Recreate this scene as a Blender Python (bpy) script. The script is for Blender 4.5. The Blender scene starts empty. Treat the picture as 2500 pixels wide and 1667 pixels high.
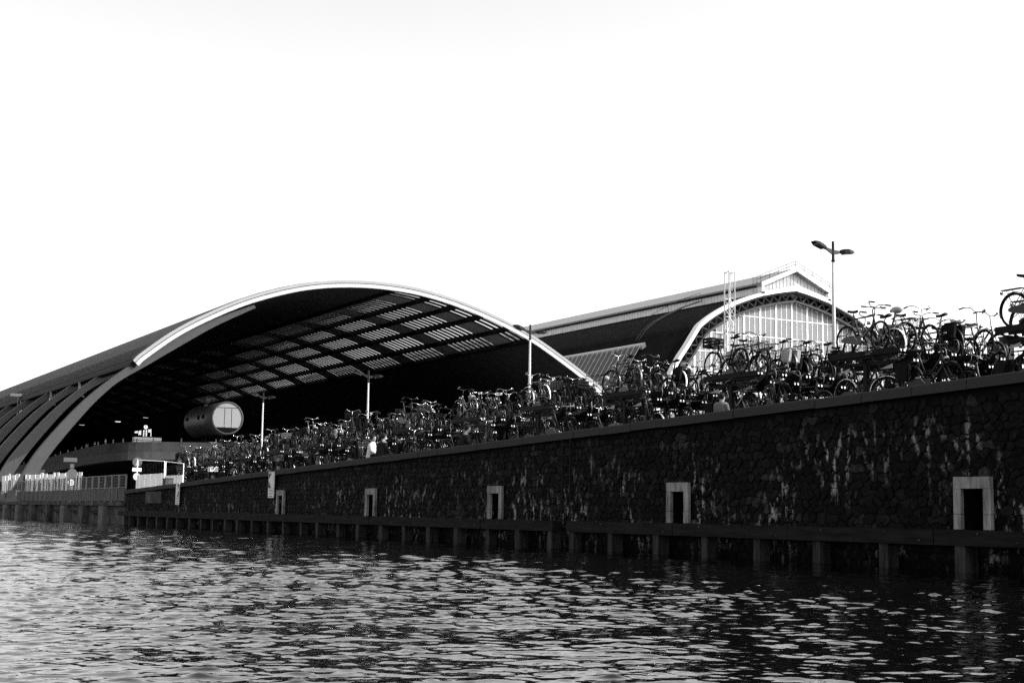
import bpy, bmesh, math, random
import numpy as np
from mathutils import Vector, Matrix

# ------------------------------------------------------------------ scene, camera, sky, sun, exposure
scene = bpy.context.scene
COL = scene.collection
rnd = random.Random(7)

CAM_POS = Vector((-19.9, 0.0, 0.9))
YAW, PITCH, ROLL = math.radians(29.0), math.radians(6.901), math.radians(0.9)
cam_data = bpy.data.cameras.new("camera")
cam = bpy.data.objects.new("camera", cam_data)
COL.objects.link(cam)
scene.camera = cam
cam_data.sensor_width = 36.0
cam_data.lens = 3470.0 / 2500.0 * 36.0
cam_data.clip_start = 0.1
cam_data.clip_end = 6000.0
fwd = Vector((math.sin(YAW) * math.cos(PITCH), math.cos(YAW) * math.cos(PITCH), math.sin(PITCH)))
rgt = Vector((math.cos(YAW), -math.sin(YAW), 0.0))
upv = rgt.cross(fwd)
r2 = rgt * math.cos(ROLL) + upv * math.sin(ROLL)
u2 = -rgt * math.sin(ROLL) + upv * math.cos(ROLL)
m = Matrix((( r2.x, u2.x, -fwd.x), (r2.y, u2.y, -fwd.y), (r2.z, u2.z, -fwd.z))).to_4x4()
m.translation = CAM_POS
cam.matrix_world = m

SUN_AZ = Vector((0.80, -0.60))            # horizontal direction towards the sun (inland, a little behind the camera)
SUN_EL = math.radians(33.0)
sun_dir = Vector((SUN_AZ.x * math.cos(SUN_EL), SUN_AZ.y * math.cos(SUN_EL), math.sin(SUN_EL))).normalized()
world = bpy.data.worlds.new("World")
scene.world = world
world.use_nodes = True
wn, wl = world.node_tree.nodes, world.node_tree.links
wn.clear()
sky = wn.new("ShaderNodeTexSky")
sky.sky_type = 'NISHITA'
sky.sun_disc = False
sky.sun_elevation = SUN_EL
sky.sun_rotation = math.atan2(SUN_AZ.x, SUN_AZ.y)
sky.air_density = 1.0
sky.dust_density = 2.5
sky.ozone_density = 1.0
bw = wn.new("ShaderNodeRGBToBW")
bg = wn.new("ShaderNodeBackground")
bg.inputs["Strength"].default_value = 0.15
wo = wn.new("ShaderNodeOutputWorld")
wl.new(sky.outputs["Color"], bw.inputs["Color"])
wl.new(bw.outputs["Val"], bg.inputs["Color"])
wl.new(bg.outputs["Background"], wo.inputs["Surface"])

sun_data = bpy.data.lights.new("sun", 'SUN')
sun_data.energy = 2.0
sun_data.angle = math.radians(0.5)
sun_data.color = (1.0, 1.0, 1.0)          # black-and-white photograph
sun = bpy.data.objects.new("sun", sun_data)
COL.objects.link(sun)
sun.rotation_euler = (-sun_dir).to_track_quat('-Z', 'Y').to_euler()
sun.location = (60, -60, 80)

scene.view_settings.view_transform = 'Standard'
scene.view_settings.look = 'None'
scene.view_settings.exposure = 1.57
scene.view_settings.gamma = 1.0
scene.view_settings.use_curve_mapping = False
scene.cycles.use_denoising = False       # keep the fine noise: the photograph is grainy film
scene.cycles.max_bounces = 6
scene.cycles.transparent_max_bounces = 12

# ------------------------------------------------------------------ materials (greys: the photograph is black and white)
def material(name, v, rough=0.6, metal=0.0, var=0.25, scale=6.0, bump=0.0, bump_scale=40.0, spec=None, vec_scale=None):
    if spec is None:
        spec = 0.06 if (rough >= 0.5 and metal == 0) else 0.22 if v < 0.05 else 0.5
    mt = bpy.data.materials.new(name)
    mt.use_nodes = True
    n, l = mt.node_tree.nodes, mt.node_tree.links
    b = n["Principled BSDF"]
    b.inputs["Roughness"].default_value = rough
    b.inputs["Metallic"].default_value = metal
    b.inputs["Specular IOR Level"].default_value = spec
    tc = n.new("ShaderNodeTexCoord")
    src = tc.outputs["Object"]
    if vec_scale:
        mp = n.new("ShaderNodeMapping")
        mp.inputs["Scale"].default_value = vec_scale
        l.new(src, mp.inputs["Vector"])
        src = mp.outputs["Vector"]
    nz = n.new("ShaderNodeTexNoise")
    nz.inputs["Scale"].default_value = scale
    nz.inputs["Detail"].default_value = 6.0
    nz.inputs["Roughness"].default_value = 0.65
    l.new(src, nz.inputs["Vector"])
    mr = n.new("ShaderNodeMapRange")
    mr.inputs["From Min"].default_value = 0.3
    mr.inputs["From Max"].default_value = 0.7
    mr.inputs["To Min"].default_value = v * (1 - var)
    mr.inputs["To Max"].default_value = min(1.0, v * (1 + var))
    l.new(nz.outputs["Fac"], mr.inputs["Value"])
    l.new(mr.outputs["Result"], b.inputs["Base Color"])
    if bump > 0:
        n2 = n.new("ShaderNodeTexNoise")
        n2.inputs["Scale"].default_value = bump_scale
        n2.inputs["Detail"].default_value = 5.0
        l.new(src, n2.inputs["Vector"])
        bp = n.new("ShaderNodeBump")
        bp.inputs["Strength"].default_value = bump
        bp.inputs["Distance"].default_value = 0.02
        l.new(n2.outputs["Fac"], bp.inputs["Height"])
        l.new(bp.outputs["Normal"], b.inputs["Normal"])
    return mt

M = {}
M['paint_white'] = material('white_paint', 0.82, 0.45, var=0.05)
M['black_paint'] = material('black_paint', 0.006, 0.35, var=0.3)
M['dark_paint'] = material('dark_grey_paint', 0.012, 0.4, var=0.3)
M['mid_paint'] = material('mid_grey_paint', 0.03, 0.35, var=0.2)
M['silver'] = material('brushed_silver', 0.17, 0.28, 0.9, var=0.1)
M['chrome'] = material('chrome', 0.32, 0.15, 1.0, var=0.05)
M['rubber'] = material('rubber', 0.007, 0.75, var=0.3)
M['leather'] = material('black_saddle_cover', 0.008, 0.5, var=0.3)
M['white_vinyl'] = material('white_vinyl', 0.45, 0.4, var=0.1)
M['rack_steel'] = material('dark_rack_steel', 0.007, 0.6, 0.0, var=0.35)
M['galv'] = material('galvanised_steel', 0.15, 0.45, 0.5, var=0.15)
M['bag_white'] = material('pale_bag_cloth', 0.35, 0.8, var=0.25, scale=9)
M['bag_black'] = material('black_bag_cloth', 0.008, 0.85, var=0.3)
M['wicker'] = material('dark_wire', 0.03, 0.5, var=0.3)
M['coping'] = material('granite_coping', 0.034, 0.85, var=0.35, scale=60, bump=0.25, bump_scale=120)
M['mortar'] = material('dark_mortar', 0.004, 0.95, var=0.4, scale=20)
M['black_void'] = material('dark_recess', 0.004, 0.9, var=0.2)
M['pale_stone'] = material('pale_niche_stone', 0.18, 0.85, var=0.65, scale=6, bump=0.2, bump_scale=60, vec_scale=(1, 1, 0.18))
M['timber'] = material('weathered_timber', 0.01, 0.85, var=0.6, scale=9, bump=0.4, bump_scale=30, vec_scale=(1, 0.12, 1))
M['pile'] = material('weathered_pile', 0.027, 0.85, var=0.8, scale=7, bump=0.4, bump_scale=30, vec_scale=(1, 1, 0.15))
M['asphalt'] = material('dark_paving', 0.02, 0.9, var=0.3, scale=3)
M['lower_conc'] = material('lower_quay_concrete', 0.05, 0.9, var=0.95, scale=2.2, bump=0.3, bump_scale=18, vec_scale=(1, 1, 0.5))
M['pale_conc'] = material('pale_concrete', 0.1, 0.9, var=0.3, scale=2.5, bump=0.15, bump_scale=30)
M['roof_metal'] = material('grey_roof_sheet', 0.04, 0.55, 0.1, var=0.2, scale=1.2)
M['soffit'] = material('dark_soffit', 0.03, 0.8, var=0.35, scale=1.0)
M['leg'] = material('grey_leg_steel', 0.055, 0.6, 0.0, var=0.10, scale=2.0)
M['fascia'] = material('white_fascia', 0.4, 0.5, var=0.05, scale=1.0)
M['purlin'] = material('dark_purlin', 0.008, 0.7, var=0.3)
M['slab'] = material('slab_concrete', 0.042, 0.85, var=0.2, scale=1.2)
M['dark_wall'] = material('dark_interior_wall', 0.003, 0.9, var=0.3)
M['hall_roof'] = material('dark_zinc_roof', 0.006, 0.85, var=0.35, scale=0.8, spec=0.02)
M['hall_truss'] = material('dark_iron_truss', 0.05, 0.6, var=0.2, scale=2)
M['hall_clad'] = material('pale_cladding', 0.7, 0.7, var=0.22, scale=4, vec_scale=(1, 1, 0.2))
M['lantern_roof'] = material('lantern_roof_sheet', 0.26, 0.7, var=0.2, scale=3)
M['old_pane'] = material('dusty_pane', 0.26, 0.45, var=0.28, scale=0.9)
M['gable_pane'] = material('grey_gable_glass', 0.175, 0.5, var=0.10, scale=0.4, spec=0.1)
M['rim_white'] = material('white_arch_rim', 0.75, 0.5, var=0.04, scale=1.0)
M['fascia_grey'] = material('pale_grey_fascia', 0.27, 0.5, var=0.06, scale=1.0)
M['skylight'] = material('grey_skylight_pane', 0.045, 0.4, var=0.2, scale=0.8, spec=0.2)
M['glazing_bar'] = material('dark_glazing_bar', 0.004, 0.8, var=0.3)
M['pale_paving'] = material('pale_paving', 0.16, 0.9, var=0.3, scale=2)
M['roof_band'] = material('grey_roof_band', 0.16, 0.8, var=0.2, scale=1.0)
M['spoke'] = material('dull_spokes', 0.035, 0.4, 0.7, var=0.2)
M['pod'] = material('grey_pod_shell', 0.036, 0.45, var=0.15, scale=2)
M['pod_glass'] = material('pale_pod_glass', 0.17, 0.12, var=0.06, scale=0.6)
M['sign_dark'] = material('sign_dark_face', 0.03, 0.5, var=0.1)
M['sign_white'] = material('sign_white_face', 0.55, 0.5, var=0.05)
M['sign_grey'] = material('sign_grey_face', 0.08, 0.5, var=0.1)
M['fence_board'] = material('fence_board', 0.075, 0.8, var=0.45, scale=3, vec_scale=(1, 1, 0.25))
M['white_board'] = material('white_boards', 0.85, 0.6, var=0.15, scale=4, vec_scale=(1, 1, 0.3))
M['skin'] = material('skin', 0.25, 0.6, var=0.1)
M['hair'] = material('dark_hair', 0.015, 0.6, var=0.3)
M['cloth_white'] = material('white_cotton', 0.5, 0.85, var=0.15, scale=14)
M['cloth_grey'] = material('grey_cotton', 0.09, 0.85, var=0.3, scale=14)
M['cloth_black'] = material('black_cotton', 0.012, 0.9, var=0.3)
M['lamp_pole'] = material('pale_lamp_pole', 0.4, 0.5, 0.0, var=0.08)
M['lamp_dark'] = material('dark_lamp_metal', 0.006, 0.4, 0.0, var=0.2)
M['lamp_grey'] = material('lamp_cover_grey', 0.006, 0.5, var=0.2)
M['lens'] = material('lamp_lens', 0.03, 0.15, var=0.1)
M['reflector'] = material('white_reflector', 0.8, 0.3, var=0.03)
M['mast'] = material('pale_mast_steel', 0.62, 0.5, 0.0, var=0.1)

# glass strips of the roof: grey, lets the sky through
def strip_glass():
    mt = bpy.data.materials.new('roof_strip_glass')
    mt.use_nodes = True
    n, l = mt.node_tree.nodes, mt.node_tree.links
    n.clear()
    out = n.new("ShaderNodeOutputMaterial")
    tr = n.new("ShaderNodeBsdfTransparent")
    tr.inputs["Color"].default_value = (0.80, 0.80, 0.80, 1)
    tl = n.new("ShaderNodeBsdfTranslucent")
    nz = n.new("ShaderNodeTexNoise")
    nz.inputs["Scale"].default_value = 1.5
    nz.inputs["Detail"].default_value = 4
    tc = n.new("ShaderNodeTexCoord")
    l.new(tc.outputs["Object"], nz.inputs["Vector"])
    mr = n.new("ShaderNodeMapRange")
    mr.inputs["To Min"].default_value = 0.3
    mr.inputs["To Max"].default_value = 0.7
    l.new(nz.outputs["Fac"], mr.inputs["Value"])
    l.new(mr.outputs["Result"], tl.inputs["Color"])
    mx = n.new("ShaderNodeMixShader")
    mx.inputs["Fac"].default_value = 0.08
    l.new(tr.outputs[0], mx.inputs[1]); l.new(tl.outputs[0], mx.inputs[2])
    l.new(mx.outputs[0], out.inputs["Surface"])
    return mt
M['strip_glass'] = strip_glass()

# rubble stones: tone per stone (attribute), pale lime streaks running down, wet dark foot
def rubble():
    mt = bpy.data.materials.new('rubble_stone')
    mt.use_nodes = True
    n, l = mt.node_tree.nodes, mt.node_tree.links
    b = n["Principled BSDF"]
    b.inputs["Roughness"].default_value = 0.8
    b.inputs["Specular IOR Level"].default_value = 0.05
    at = n.new("ShaderNodeAttribute"); at.attribute_name = "tone"
    tc = n.new("ShaderNodeTexCoord")
    nz = n.new("ShaderNodeTexNoise")
    nz.inputs["Scale"].default_value = 14.0; nz.inputs["Detail"].default_value = 8; nz.inputs["Roughness"].default_value = 0.7
    l.new(tc.outputs["Object"], nz.inputs["Vector"])
    mr = n.new("ShaderNodeMapRange")
    mr.inputs["From Min"].default_value = 0.35; mr.inputs["From Max"].default_value = 0.75
    mr.inputs["To Min"].default_value = 0.25; mr.inputs["To Max"].default_value = 2.0
    l.new(nz.outputs["Fac"], mr.inputs["Value"])
    mul = n.new("ShaderNodeMath"); mul.operation = 'MULTIPLY'
    l.new(at.outputs["Fac"], mul.inputs[0]); l.new(mr.outputs["Result"], mul.inputs[1])
    # lime streaks
    mp = n.new("ShaderNodeMapping"); mp.inputs["Scale"].default_value = (1.0, 3.6, 1.6)
    l.new(tc.outputs["Object"], mp.inputs["Vector"])
    n2 = n.new("ShaderNodeTexNoise"); n2.inputs["Scale"].default_value = 1.5; n2.inputs["Detail"].default_value = 7; n2.inputs["Roughness"].default_value = 0.62
    l.new(mp.outputs["Vector"], n2.inputs["Vector"])
    r2_ = n.new("ShaderNodeMapRange"); r2_.inputs["From Min"].default_value = 0.54; r2_.inputs["From Max"].default_value = 0.78
    l.new(n2.outputs["Fac"], r2_.inputs["Value"])
    n3 = n.new("ShaderNodeTexNoise"); n3.inputs["Scale"].default_value = 0.6; n3.inputs["Detail"].default_value = 3
    l.new(tc.outputs["Object"], n3.inputs["Vector"])
    r3 = n.new("ShaderNodeMapRange"); r3.inputs["From Min"].default_value = 0.46; r3.inputs["From Max"].default_value = 0.60
    l.new(n3.outputs["Fac"], r3.inputs["Value"])
    m3 = n.new("ShaderNodeMath"); m3.operation = 'MULTIPLY'
    l.new(r2_.outputs["Result"], m3.inputs[0]); l.new(r3.outputs["Result"], m3.inputs[1])
    # the run-off starts some way below the sloping coping
    sp0 = n.new("ShaderNodeSeparateXYZ"); l.new(tc.outputs["Object"], sp0.inputs[0])
    hh = n.new("ShaderNodeMath"); hh.operation = 'MULTIPLY_ADD'; hh.inputs[1].default_value = 0.0264
    l.new(sp0.outputs["Y"], hh.inputs[0]); l.new(sp0.outputs["Z"], hh.inputs[2])
    hr_ = n.new("ShaderNodeMapRange"); hr_.inputs["From Min"].default_value = 3.05; hr_.inputs["From Max"].default_value = 2.45
    l.new(hh.outputs[0], hr_.inputs["Value"])
    m4 = n.new("ShaderNodeMath"); m4.operation = 'MULTIPLY'
    l.new(m3.outputs[0], m4.inputs[0]); l.new(hr_.outputs["Result"], m4.inputs[1])
    lime = n.new("ShaderNodeMath"); lime.operation = 'MULTIPLY_ADD'
    lime.inputs[1].default_value = 0.50
    l.new(m4.outputs[0], lime.inputs[0]); l.new(mul.outputs[0], lime.inputs[2])
    # weed and wet below the tide mark
    sep = n.new("ShaderNodeSeparateXYZ"); l.new(tc.outputs["Object"], sep.inputs[0])
    wet = n.new("ShaderNodeMapRange"); wet.inputs["From Min"].default_value = 0.12; wet.inputs["From Max"].default_value = 0.35
    wet.inputs["To Min"].default_value = 0.25; wet.inputs["To Max"].default_value = 1.0
    l.new(sep.outputs["Z"], wet.inputs["Value"])
    fin = n.new("ShaderNodeMath"); fin.operation = 'MULTIPLY'
    l.new(lime.outputs[0], fin.inputs[0]); l.new(wet.outputs["Result"], fin.inputs[1])
    l.new(fin.outputs[0], b.inputs["Base Color"])
    bp = n.new("ShaderNodeBump"); bp.inputs["Strength"].default_value = 0.5; bp.inputs["Distance"].default_value = 0.02
    l.new(nz.outputs["Fac"], bp.inputs["Height"]); l.new(bp.outputs["Normal"], b.inputs["Normal"])
    return mt
M['rubble'] = rubble()

def water_material():
    mt = bpy.data.materials.new('harbour_water')
    mt.use_nodes = True
    n, l = mt.node_tree.nodes, mt.node_tree.links
    b = n["Principled BSDF"]
    b.inputs["Base Color"].default_value = (0.001, 0.001, 0.001, 1)
    b.inputs["Roughness"].default_value = 0.02
    b.inputs["IOR"].default_value = 1.28
    tc = n.new("ShaderNodeTexCoord")
    mp = n.new("ShaderNodeMapping")
    mp.inputs["Rotation"].default_value = (0, 0, math.radians(35))
    mp.inputs["Scale"].default_value = (1.0, 1.7, 1.0)
    l.new(tc.outputs["Object"], mp.inputs["Vector"])
    n1 = n.new("ShaderNodeTexNoise"); n1.inputs["Scale"].default_value = 4.0; n1.inputs["Detail"].default_value = 3; n1.inputs["Roughness"].default_value = 0.5
    l.new(mp.outputs["Vector"], n1.inputs["Vector"])
    b1 = n.new("ShaderNodeBump"); b1.inputs["Strength"].default_value = 0.10; b1.inputs["Distance"].default_value = 0.05
    l.new(n1.outputs["Fac"], b1.inputs["Height"]); l.new(b1.outputs["Normal"], b.inputs["Normal"])
    return mt
M['water'] = water_material()

# ------------------------------------------------------------------ mesh helpers
class MB:
    """collects simple shapes; build() links them as one mesh object"""
    def __init__(s):
        s.v, s.f = [], []
    def add(s, vs, fs):
        o = len(s.v)
        s.v.extend(tuple(p) for p in vs)
        s.f.extend(tuple(i + o for i in f) for f in fs)
        return s
    def box(s, x0, x1, y0, y1, z0, z1):
        return s.add([(x0,y0,z0),(x1,y0,z0),(x1,y1,z0),(x0,y1,z0),(x0,y0,z1),(x1,y0,z1),(x1,y1,z1),(x0,y1,z1)],
                     [(0,3,2,1),(4,5,6,7),(0,1,5,4),(1,2,6,5),(2,3,7,6),(3,0,4,7)])
    def hexa(s, pts):
        """8 points: bottom four ccw, top four ccw"""
        return s.add(pts, [(0,3,2,1),(4,5,6,7),(0,1,5,4),(1,2,6,5),(2,3,7,6),(3,0,4,7)])
    def prism(s, poly, axis, a0, a1):
        """poly of 2-D points extruded along axis ('x': (y,z), 'y': (x,z), 'z': (x,y))"""
        n = len(poly)
        def mk(p, a):
            return {'x': (a, p[0], p[1]), 'y': (p[0], a, p[1]), 'z': (p[0], p[1], a)}[axis]
        vs = [mk(p, a0) for p in poly] + [mk(p, a1) for p in poly]
        fs = [tuple(range(n))[::-1], tuple(range(n, 2 * n))] + [(i, (i + 1) % n, n + (i + 1) % n, n + i) for i in range(n)]
        return s.add(vs, fs)
    def tube(s, path, r, n=6, r1=None, closed=False, cap=True):
        path = [Vector(p) for p in path]
        N = len(path)
        vs, fs = [], []
        ref = None
        for i, p in enumerate(path):
            if closed:
                t = path[(i + 1) % N] - path[i - 1]
            else:
                t = path[min(i + 1, N - 1)] - path[max(i - 1, 0)]
            if t.length < 1e-9: t = Vector((0, 0, 1))
            t.normalize()
            if ref is None:
                ref = Vector((0, 0, 1)) if abs(t.z) < 0.9 else Vector((1, 0, 0))
            a = t.cross(ref)
            if a.length < 1e-4: a = t.orthogonal()
            a.normalize()
            b = a.cross(t); ref = b.copy()
            rr = r if r1 is None else r + (r1 - r) * i / max(1, N - 1)
            for k in range(n):
                th = 2 * math.pi * k / n
                vs.append(p + a * math.cos(th) * rr + b * math.sin(th) * rr)
        for i in range(N if closed else N - 1):
            j = (i + 1) % N
            for k in range(n):
                fs.append((i * n + k, i * n + (k + 1) % n, j * n + (k + 1) % n, j * n + k))
        if cap and not closed:
            fs.append(tuple(range(n))[::-1]); fs.append(tuple((N - 1) * n + k for k in range(n)))
        return s.add(vs, fs)
    def lathe(s, prof, n=16, origin=(0,0,0), axis='z'):
        vs, fs = [], []
        o = Vector(origin)
        for r, h in prof:
            for k in range(n):
                th = 2 * math.pi * k / n
                c, d = r * math.cos(th), r * math.sin(th)
                vs.append(o + (Vector((c, d, h)) if axis == 'z' else Vector((c, h, d)) if axis == 'y' else Vector((h, c, d))))
        for i in range(len(prof) - 1):
            for k in range(n):
                fs.append((i*n+k, i*n+(k+1)%n, (i+1)*n+(k+1)%n, (i+1)*n+k))
        fs.append(tuple(range(n))[::-1]); fs.append(tuple((len(prof)-1)*n+k for k in range(n)))
        return s.add(vs, fs)
    def mesh(s, name, mat, smooth=False):
        me = bpy.data.meshes.new(name)
        me.from_pydata(s.v, [], s.f)
        me.update()
        bm = bmesh.new(); bm.from_mesh(me)
        bmesh.ops.recalc_face_normals(bm, faces=bm.faces)
        bm.to_mesh(me); bm.free()
        if smooth:
            for p in me.polygons: p.use_smooth = True
        me.materials.append(M[mat] if isinstance(mat, str) else mat)
        return me
    def build(s, name, mat, parent=None, smooth=False):
        return link(name, s.mesh(name, mat, smooth), parent)

def link(name, me, parent=None):
    o = bpy.data.objects.new(name, me)
    COL.objects.link(o)
    if parent is not None: o.parent = parent
    return o

def tag(o, label=None, cat=None, group=None, kind=None):
    if label: o["label"] = label
    if cat: o["category"] = cat
    if group: o["group"] = group
    if kind: o["kind"] = kind
    return o

def thing(name, label, cat, loc=(0, 0, 0), group=None, rz=0.0):
    o = bpy.data.objects.new(name, None)
    o.empty_display_size = 0.2
    COL.objects.link(o)
    o.location = loc
    o.rotation_euler = (0, 0, rz)
    return tag(o, label, cat, group)

def catmull(pts, per=6):
    out = []
    P = [Vector(p) for p in pts]
    for i in range(len(P) - 1):
        p0 = P[i - 1] if i > 0 else P[i] * 2 - P[i + 1]
        p1, p2 = P[i], P[i + 1]
        p3 = P[i + 2] if i + 2 < len(P) else P[i + 1] * 2 - P[i]
        for k in range(per):
            t = k / per
            out.append(0.5 * ((2 * p1) + (p2 - p0) * t + (2 * p0 - 5 * p1 + 4 * p2 - p3) * t * t + (3 * p1 - p0 - 3 * p2 + p3) * t ** 3))
    out.append(P[-1])
    return out

ORD = ['first','second','third','fourth','fifth','sixth','seventh','eighth','ninth','tenth','eleventh','twelfth','thirteenth','fourteenth','fifteenth','sixteenth']

def coping_z(y):
    return 3.97 - 0.0264 * max(y, 0.0)
Y_END = 80.0        # where the high wall stops
LOW_Z = 1.22        # lower quay beyond

# ------------------------------------------------------------------ water
def make_water():
    rng = np.random.default_rng(5)
    dl, da = 0.0027, 0.054
    nr = int(math.log(230 / 6.0) / dl)
    r = 6.0 * np.exp(dl * np.arange(nr + 1))
    a = np.radians(np.arange(29 - 24, 29 + 24.01, da))
    Rr, A = np.meshgrid(r, a, indexing='ij')
    X = CAM_POS.x + Rr * np.sin(A)
    Y = CAM_POS.y + Rr * np.cos(A)
    spacing = Rr * dl
    Z = np.zeros_like(X)
    patch = 0.5 + 0.5 * np.sin(X * 0.31 + 1.3 + 1.7 * np.sin(Y * 0.13)) * np.sin(Y * 0.25 + 0.6 + 1.2 * np.sin(X * 0.17))
    main = math.radians(75)
    # wave bands: shortest and longest wavelength, number of trains, rms slope, sharpness of the crests, spread of directions
    for (l0, l1, nw, rms, sharp, spread_) in WAVE_BANDS:
        lam = np.exp(rng.uniform(math.log(l0), math.log(l1), nw))
        ang = main + rng.normal(0, spread_, nw)
        S = np.zeros_like(X)
        for i in range(nw):
            k = 2 * math.pi / lam[i]
            att = np.clip((lam[i] / spacing - 2.0) / 2.0, 0, 1)
            S += att * (lam[i] / l1) * np.sin(k * (X * math.cos(ang[i]) + Y * math.sin(ang[i])) + rng.uniform(0, 6.283))
        lm = math.exp((math.log(l0) + math.log(l1)) / 2)
        S /= math.sqrt(np.sum((lam / l1) ** 2) / 2)
        kk = 2 * math.pi / lm
        amp = rms / kk
        mod = 1.0 if l0 > 1.0 else 0.6 + 0.8 * patch
        Z += amp * mod * ((np.exp(sharp * S) - math.exp(sharp * sharp / 2)) / sharp if sharp > 0 else S)
    n0, n1 = X.shape
    idx = np.arange(n0 * n1).reshape(n0, n1)
    keep = (X[:-1, :-1] < 1.6)
    q = np.stack([idx[:-1, :-1], idx[:-1, 1:], idx[1:, 1:], idx[1:, :-1]], -1)[keep]
    V = np.stack([X, Y, Z], -1).reshape(-1, 3)
    used = np.unique(q)
    remap = np.full(V.shape[0], -1, dtype=np.int64); remap[used] = np.arange(used.size)
    V = V[used]; q = remap[q]
    # the rest of the harbour as wide flat cells a touch lower
    extra_v = np.array([(-3000, -3000, -0.12), (1.5, -3000, -0.12), (1.5, 3000, -0.12), (-3000, 3000, -0.12)], float)
    base = V.shape[0]
    V = np.concatenate([V, extra_v]); q = np.concatenate([q, np.array([[base, base + 1, base + 2, base + 3]])])
    me = bpy.data.meshes.new('water')
    me.vertices.add(V.shape[0]); me.vertices.foreach_set('co', V.ravel())
    me.loops.add(q.size); me.loops.foreach_set('vertex_index', q.ravel().astype(np.int32))
    me.polygons.add(q.shape[0])
    me.polygons.foreach_set('loop_start', np.arange(0, q.size, 4, dtype=np.int32))
    me.polygons.foreach_set('loop_total', np.full(q.shape[0], 4, dtype=np.int32))
    me.polygons.foreach_set('use_smooth', np.ones(q.shape[0], dtype=bool))
    me.update(); me.validate()
    # faces must look up
    if me.polygons[0].normal.z < 0:
        me.flip_normals()
    me.materials.append(M['water'])
    tag(link('water', me), kind='structure')
WAVE_BANDS = [(0.07, 0.14, 24, 0.036, 0.5, 0.95), (0.14, 0.32, 28, 0.062, 0.5, 0.85), (0.32, 0.80, 20, 0.040, 0.3, 0.75), (1.2, 4.0, 12, 0.030, 0.0, 0.7)]
make_water()

# ------------------------------------------------------------------ ground
g = MB()
ys = [-60, 0, 20, 40, 60, Y_END]
for a_, b_ in zip(ys[:-1], ys[1:]):
    za, zb = coping_z(a_) - 0.03, coping_z(b_) - 0.03
    g.hexa([(0.5,a_,-1.5),(220,a_,-1.5),(220,b_,-1.5),(0.5,b_,-1.5),(0.5,a_,za),(220,a_,za),(220,b_,zb),(0.5,b_,zb)])
tag(g.build('quay_deck', 'asphalt'), kind='structure')
tag(MB().box(0.5, 900, Y_END + 0.02, 1500, -1.5, LOW_Z - 0.03).build('lower_quay_ground', 'pale_paving'), kind='structure')  # pale tone chosen to bounce sunlight up under the roof

# ------------------------------------------------------------------ quay wall
NICHE_Y = [18.49 + 9.05 * k for k in range(-1, 5)]
LADDER_Y = 32.53
quay = thing('quay_wall', 'long dark rubble stone quay wall rising from the water below the bicycles', 'wall', (0, 16, 0))
QX = quay.location
def qmb(mb, name, mat, parent=None, smooth=False):
    """build with world coordinates under the quay wall (its origin is not the world origin)"""
    mb.v = [(x - QX.x, y - QX.y, z - QX.z) for x, y, z in mb.v]
    return mb.build(name, mat, parent or quay, smooth)

# backing with the niche openings left free
seg = [-40.0]
for ny in NICHE_Y: seg += [ny - 0.28, ny + 0.28]
seg += [Y_END]
bk = MB()
for i in range(len(seg) - 1):
    y0, y1 = seg[i], seg[i + 1]
    niche = (i % 2 == 1)
    steps = 1 if niche else max(1, int((y1 - y0) / 5))
    for s_ in range(steps):
        a_, b_ = y0 + (y1 - y0) * s_ / steps, y0 + (y1 - y0) * (s_ + 1) / steps
        ta, tb = coping_z(a_) - 0.21, coping_z(b_) - 0.21
        def slab_(za0, zb0, za1, zb1):
            bk.hexa([(0.0,a_,za0),(0.48,a_,za0),(0.48,b_,zb0),(0.0,b_,zb0),(0.0,a_,za1),(0.48,a_,za1),(0.48,b_,zb1),(0.0,b_,zb1)])
        if niche:
            slab_(-1.2, -1.2, 0.72, 0.72); slab_(1.48, 1.48, ta, tb)
        else:
            slab_(-1.2, -1.2, ta, tb)
qmb(bk, 'wall_core', 'mortar')
# end return of the high wall towards the lower quay
qmb(MB().box(0.02, 60, Y_END - 0.3, Y_END + 0.015, -1.0, coping_z(Y_END) - 0.04), 'wall_return', 'mortar')

# rubble: honeycomb of jittered stones
def make_stones():
    w, h = 0.235, 0.168
    y0, y1, z0 = 9.0, Y_END - 0.05, -0.36
    ncol = int((y1 - y0) / w) + 2
    nrow = 24
    R = np.random.default_rng(11)
    JX = R.uniform(-0.62, 0.62, (2 * ncol + 6, nrow + 2)) * w / 2
    JZ = R.uniform(-0.36, 0.36, (2 * ncol + 6, nrow + 2)) * h
    def vert(k, j):
        zig = 0.20 * h * (1 if (k + j) % 2 == 0 else -1)
        return (y0 + k * w / 2 + JX[k, j], z0 + j * h + zig + JZ[k, j])
    out = []
    for j in range(nrow):
        i = -1; nxt = 0
        while nxt < ncol:
            i = nxt
            k0 = 2 * i + (j % 2)
            span = 1 if R.random() > 0.24 or i + 1 >= ncol else 2        # some long blocks among the small ones
            nxt = i + span
            ks = list(range(k0, k0 + 2 * span + 1))
            poly = [vert(k, j) for k in ks] + [vert(k, j + 1) for k in ks[::-1]]
            cy = sum(p[0] for p in poly) / len(poly); cz = sum(p[1] for p in poly) / len(poly)
            top = coping_z(cy) - 0.235
            if cz > top - 0.04 or cy > y1 - 0.1: continue
            if any(abs(cy - ny) < 0.34 and 0.70 < cz < 1.66 for ny in NICHE_Y): continue
            poly = [(min(p[0], y1), min(p[1], coping_z(p[0]) - 0.225)) for p in poly]
            # a stone now and then is split in two small ones
            out.append((cy, cz, poly))
    return out
stone_list = make_stones()
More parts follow.
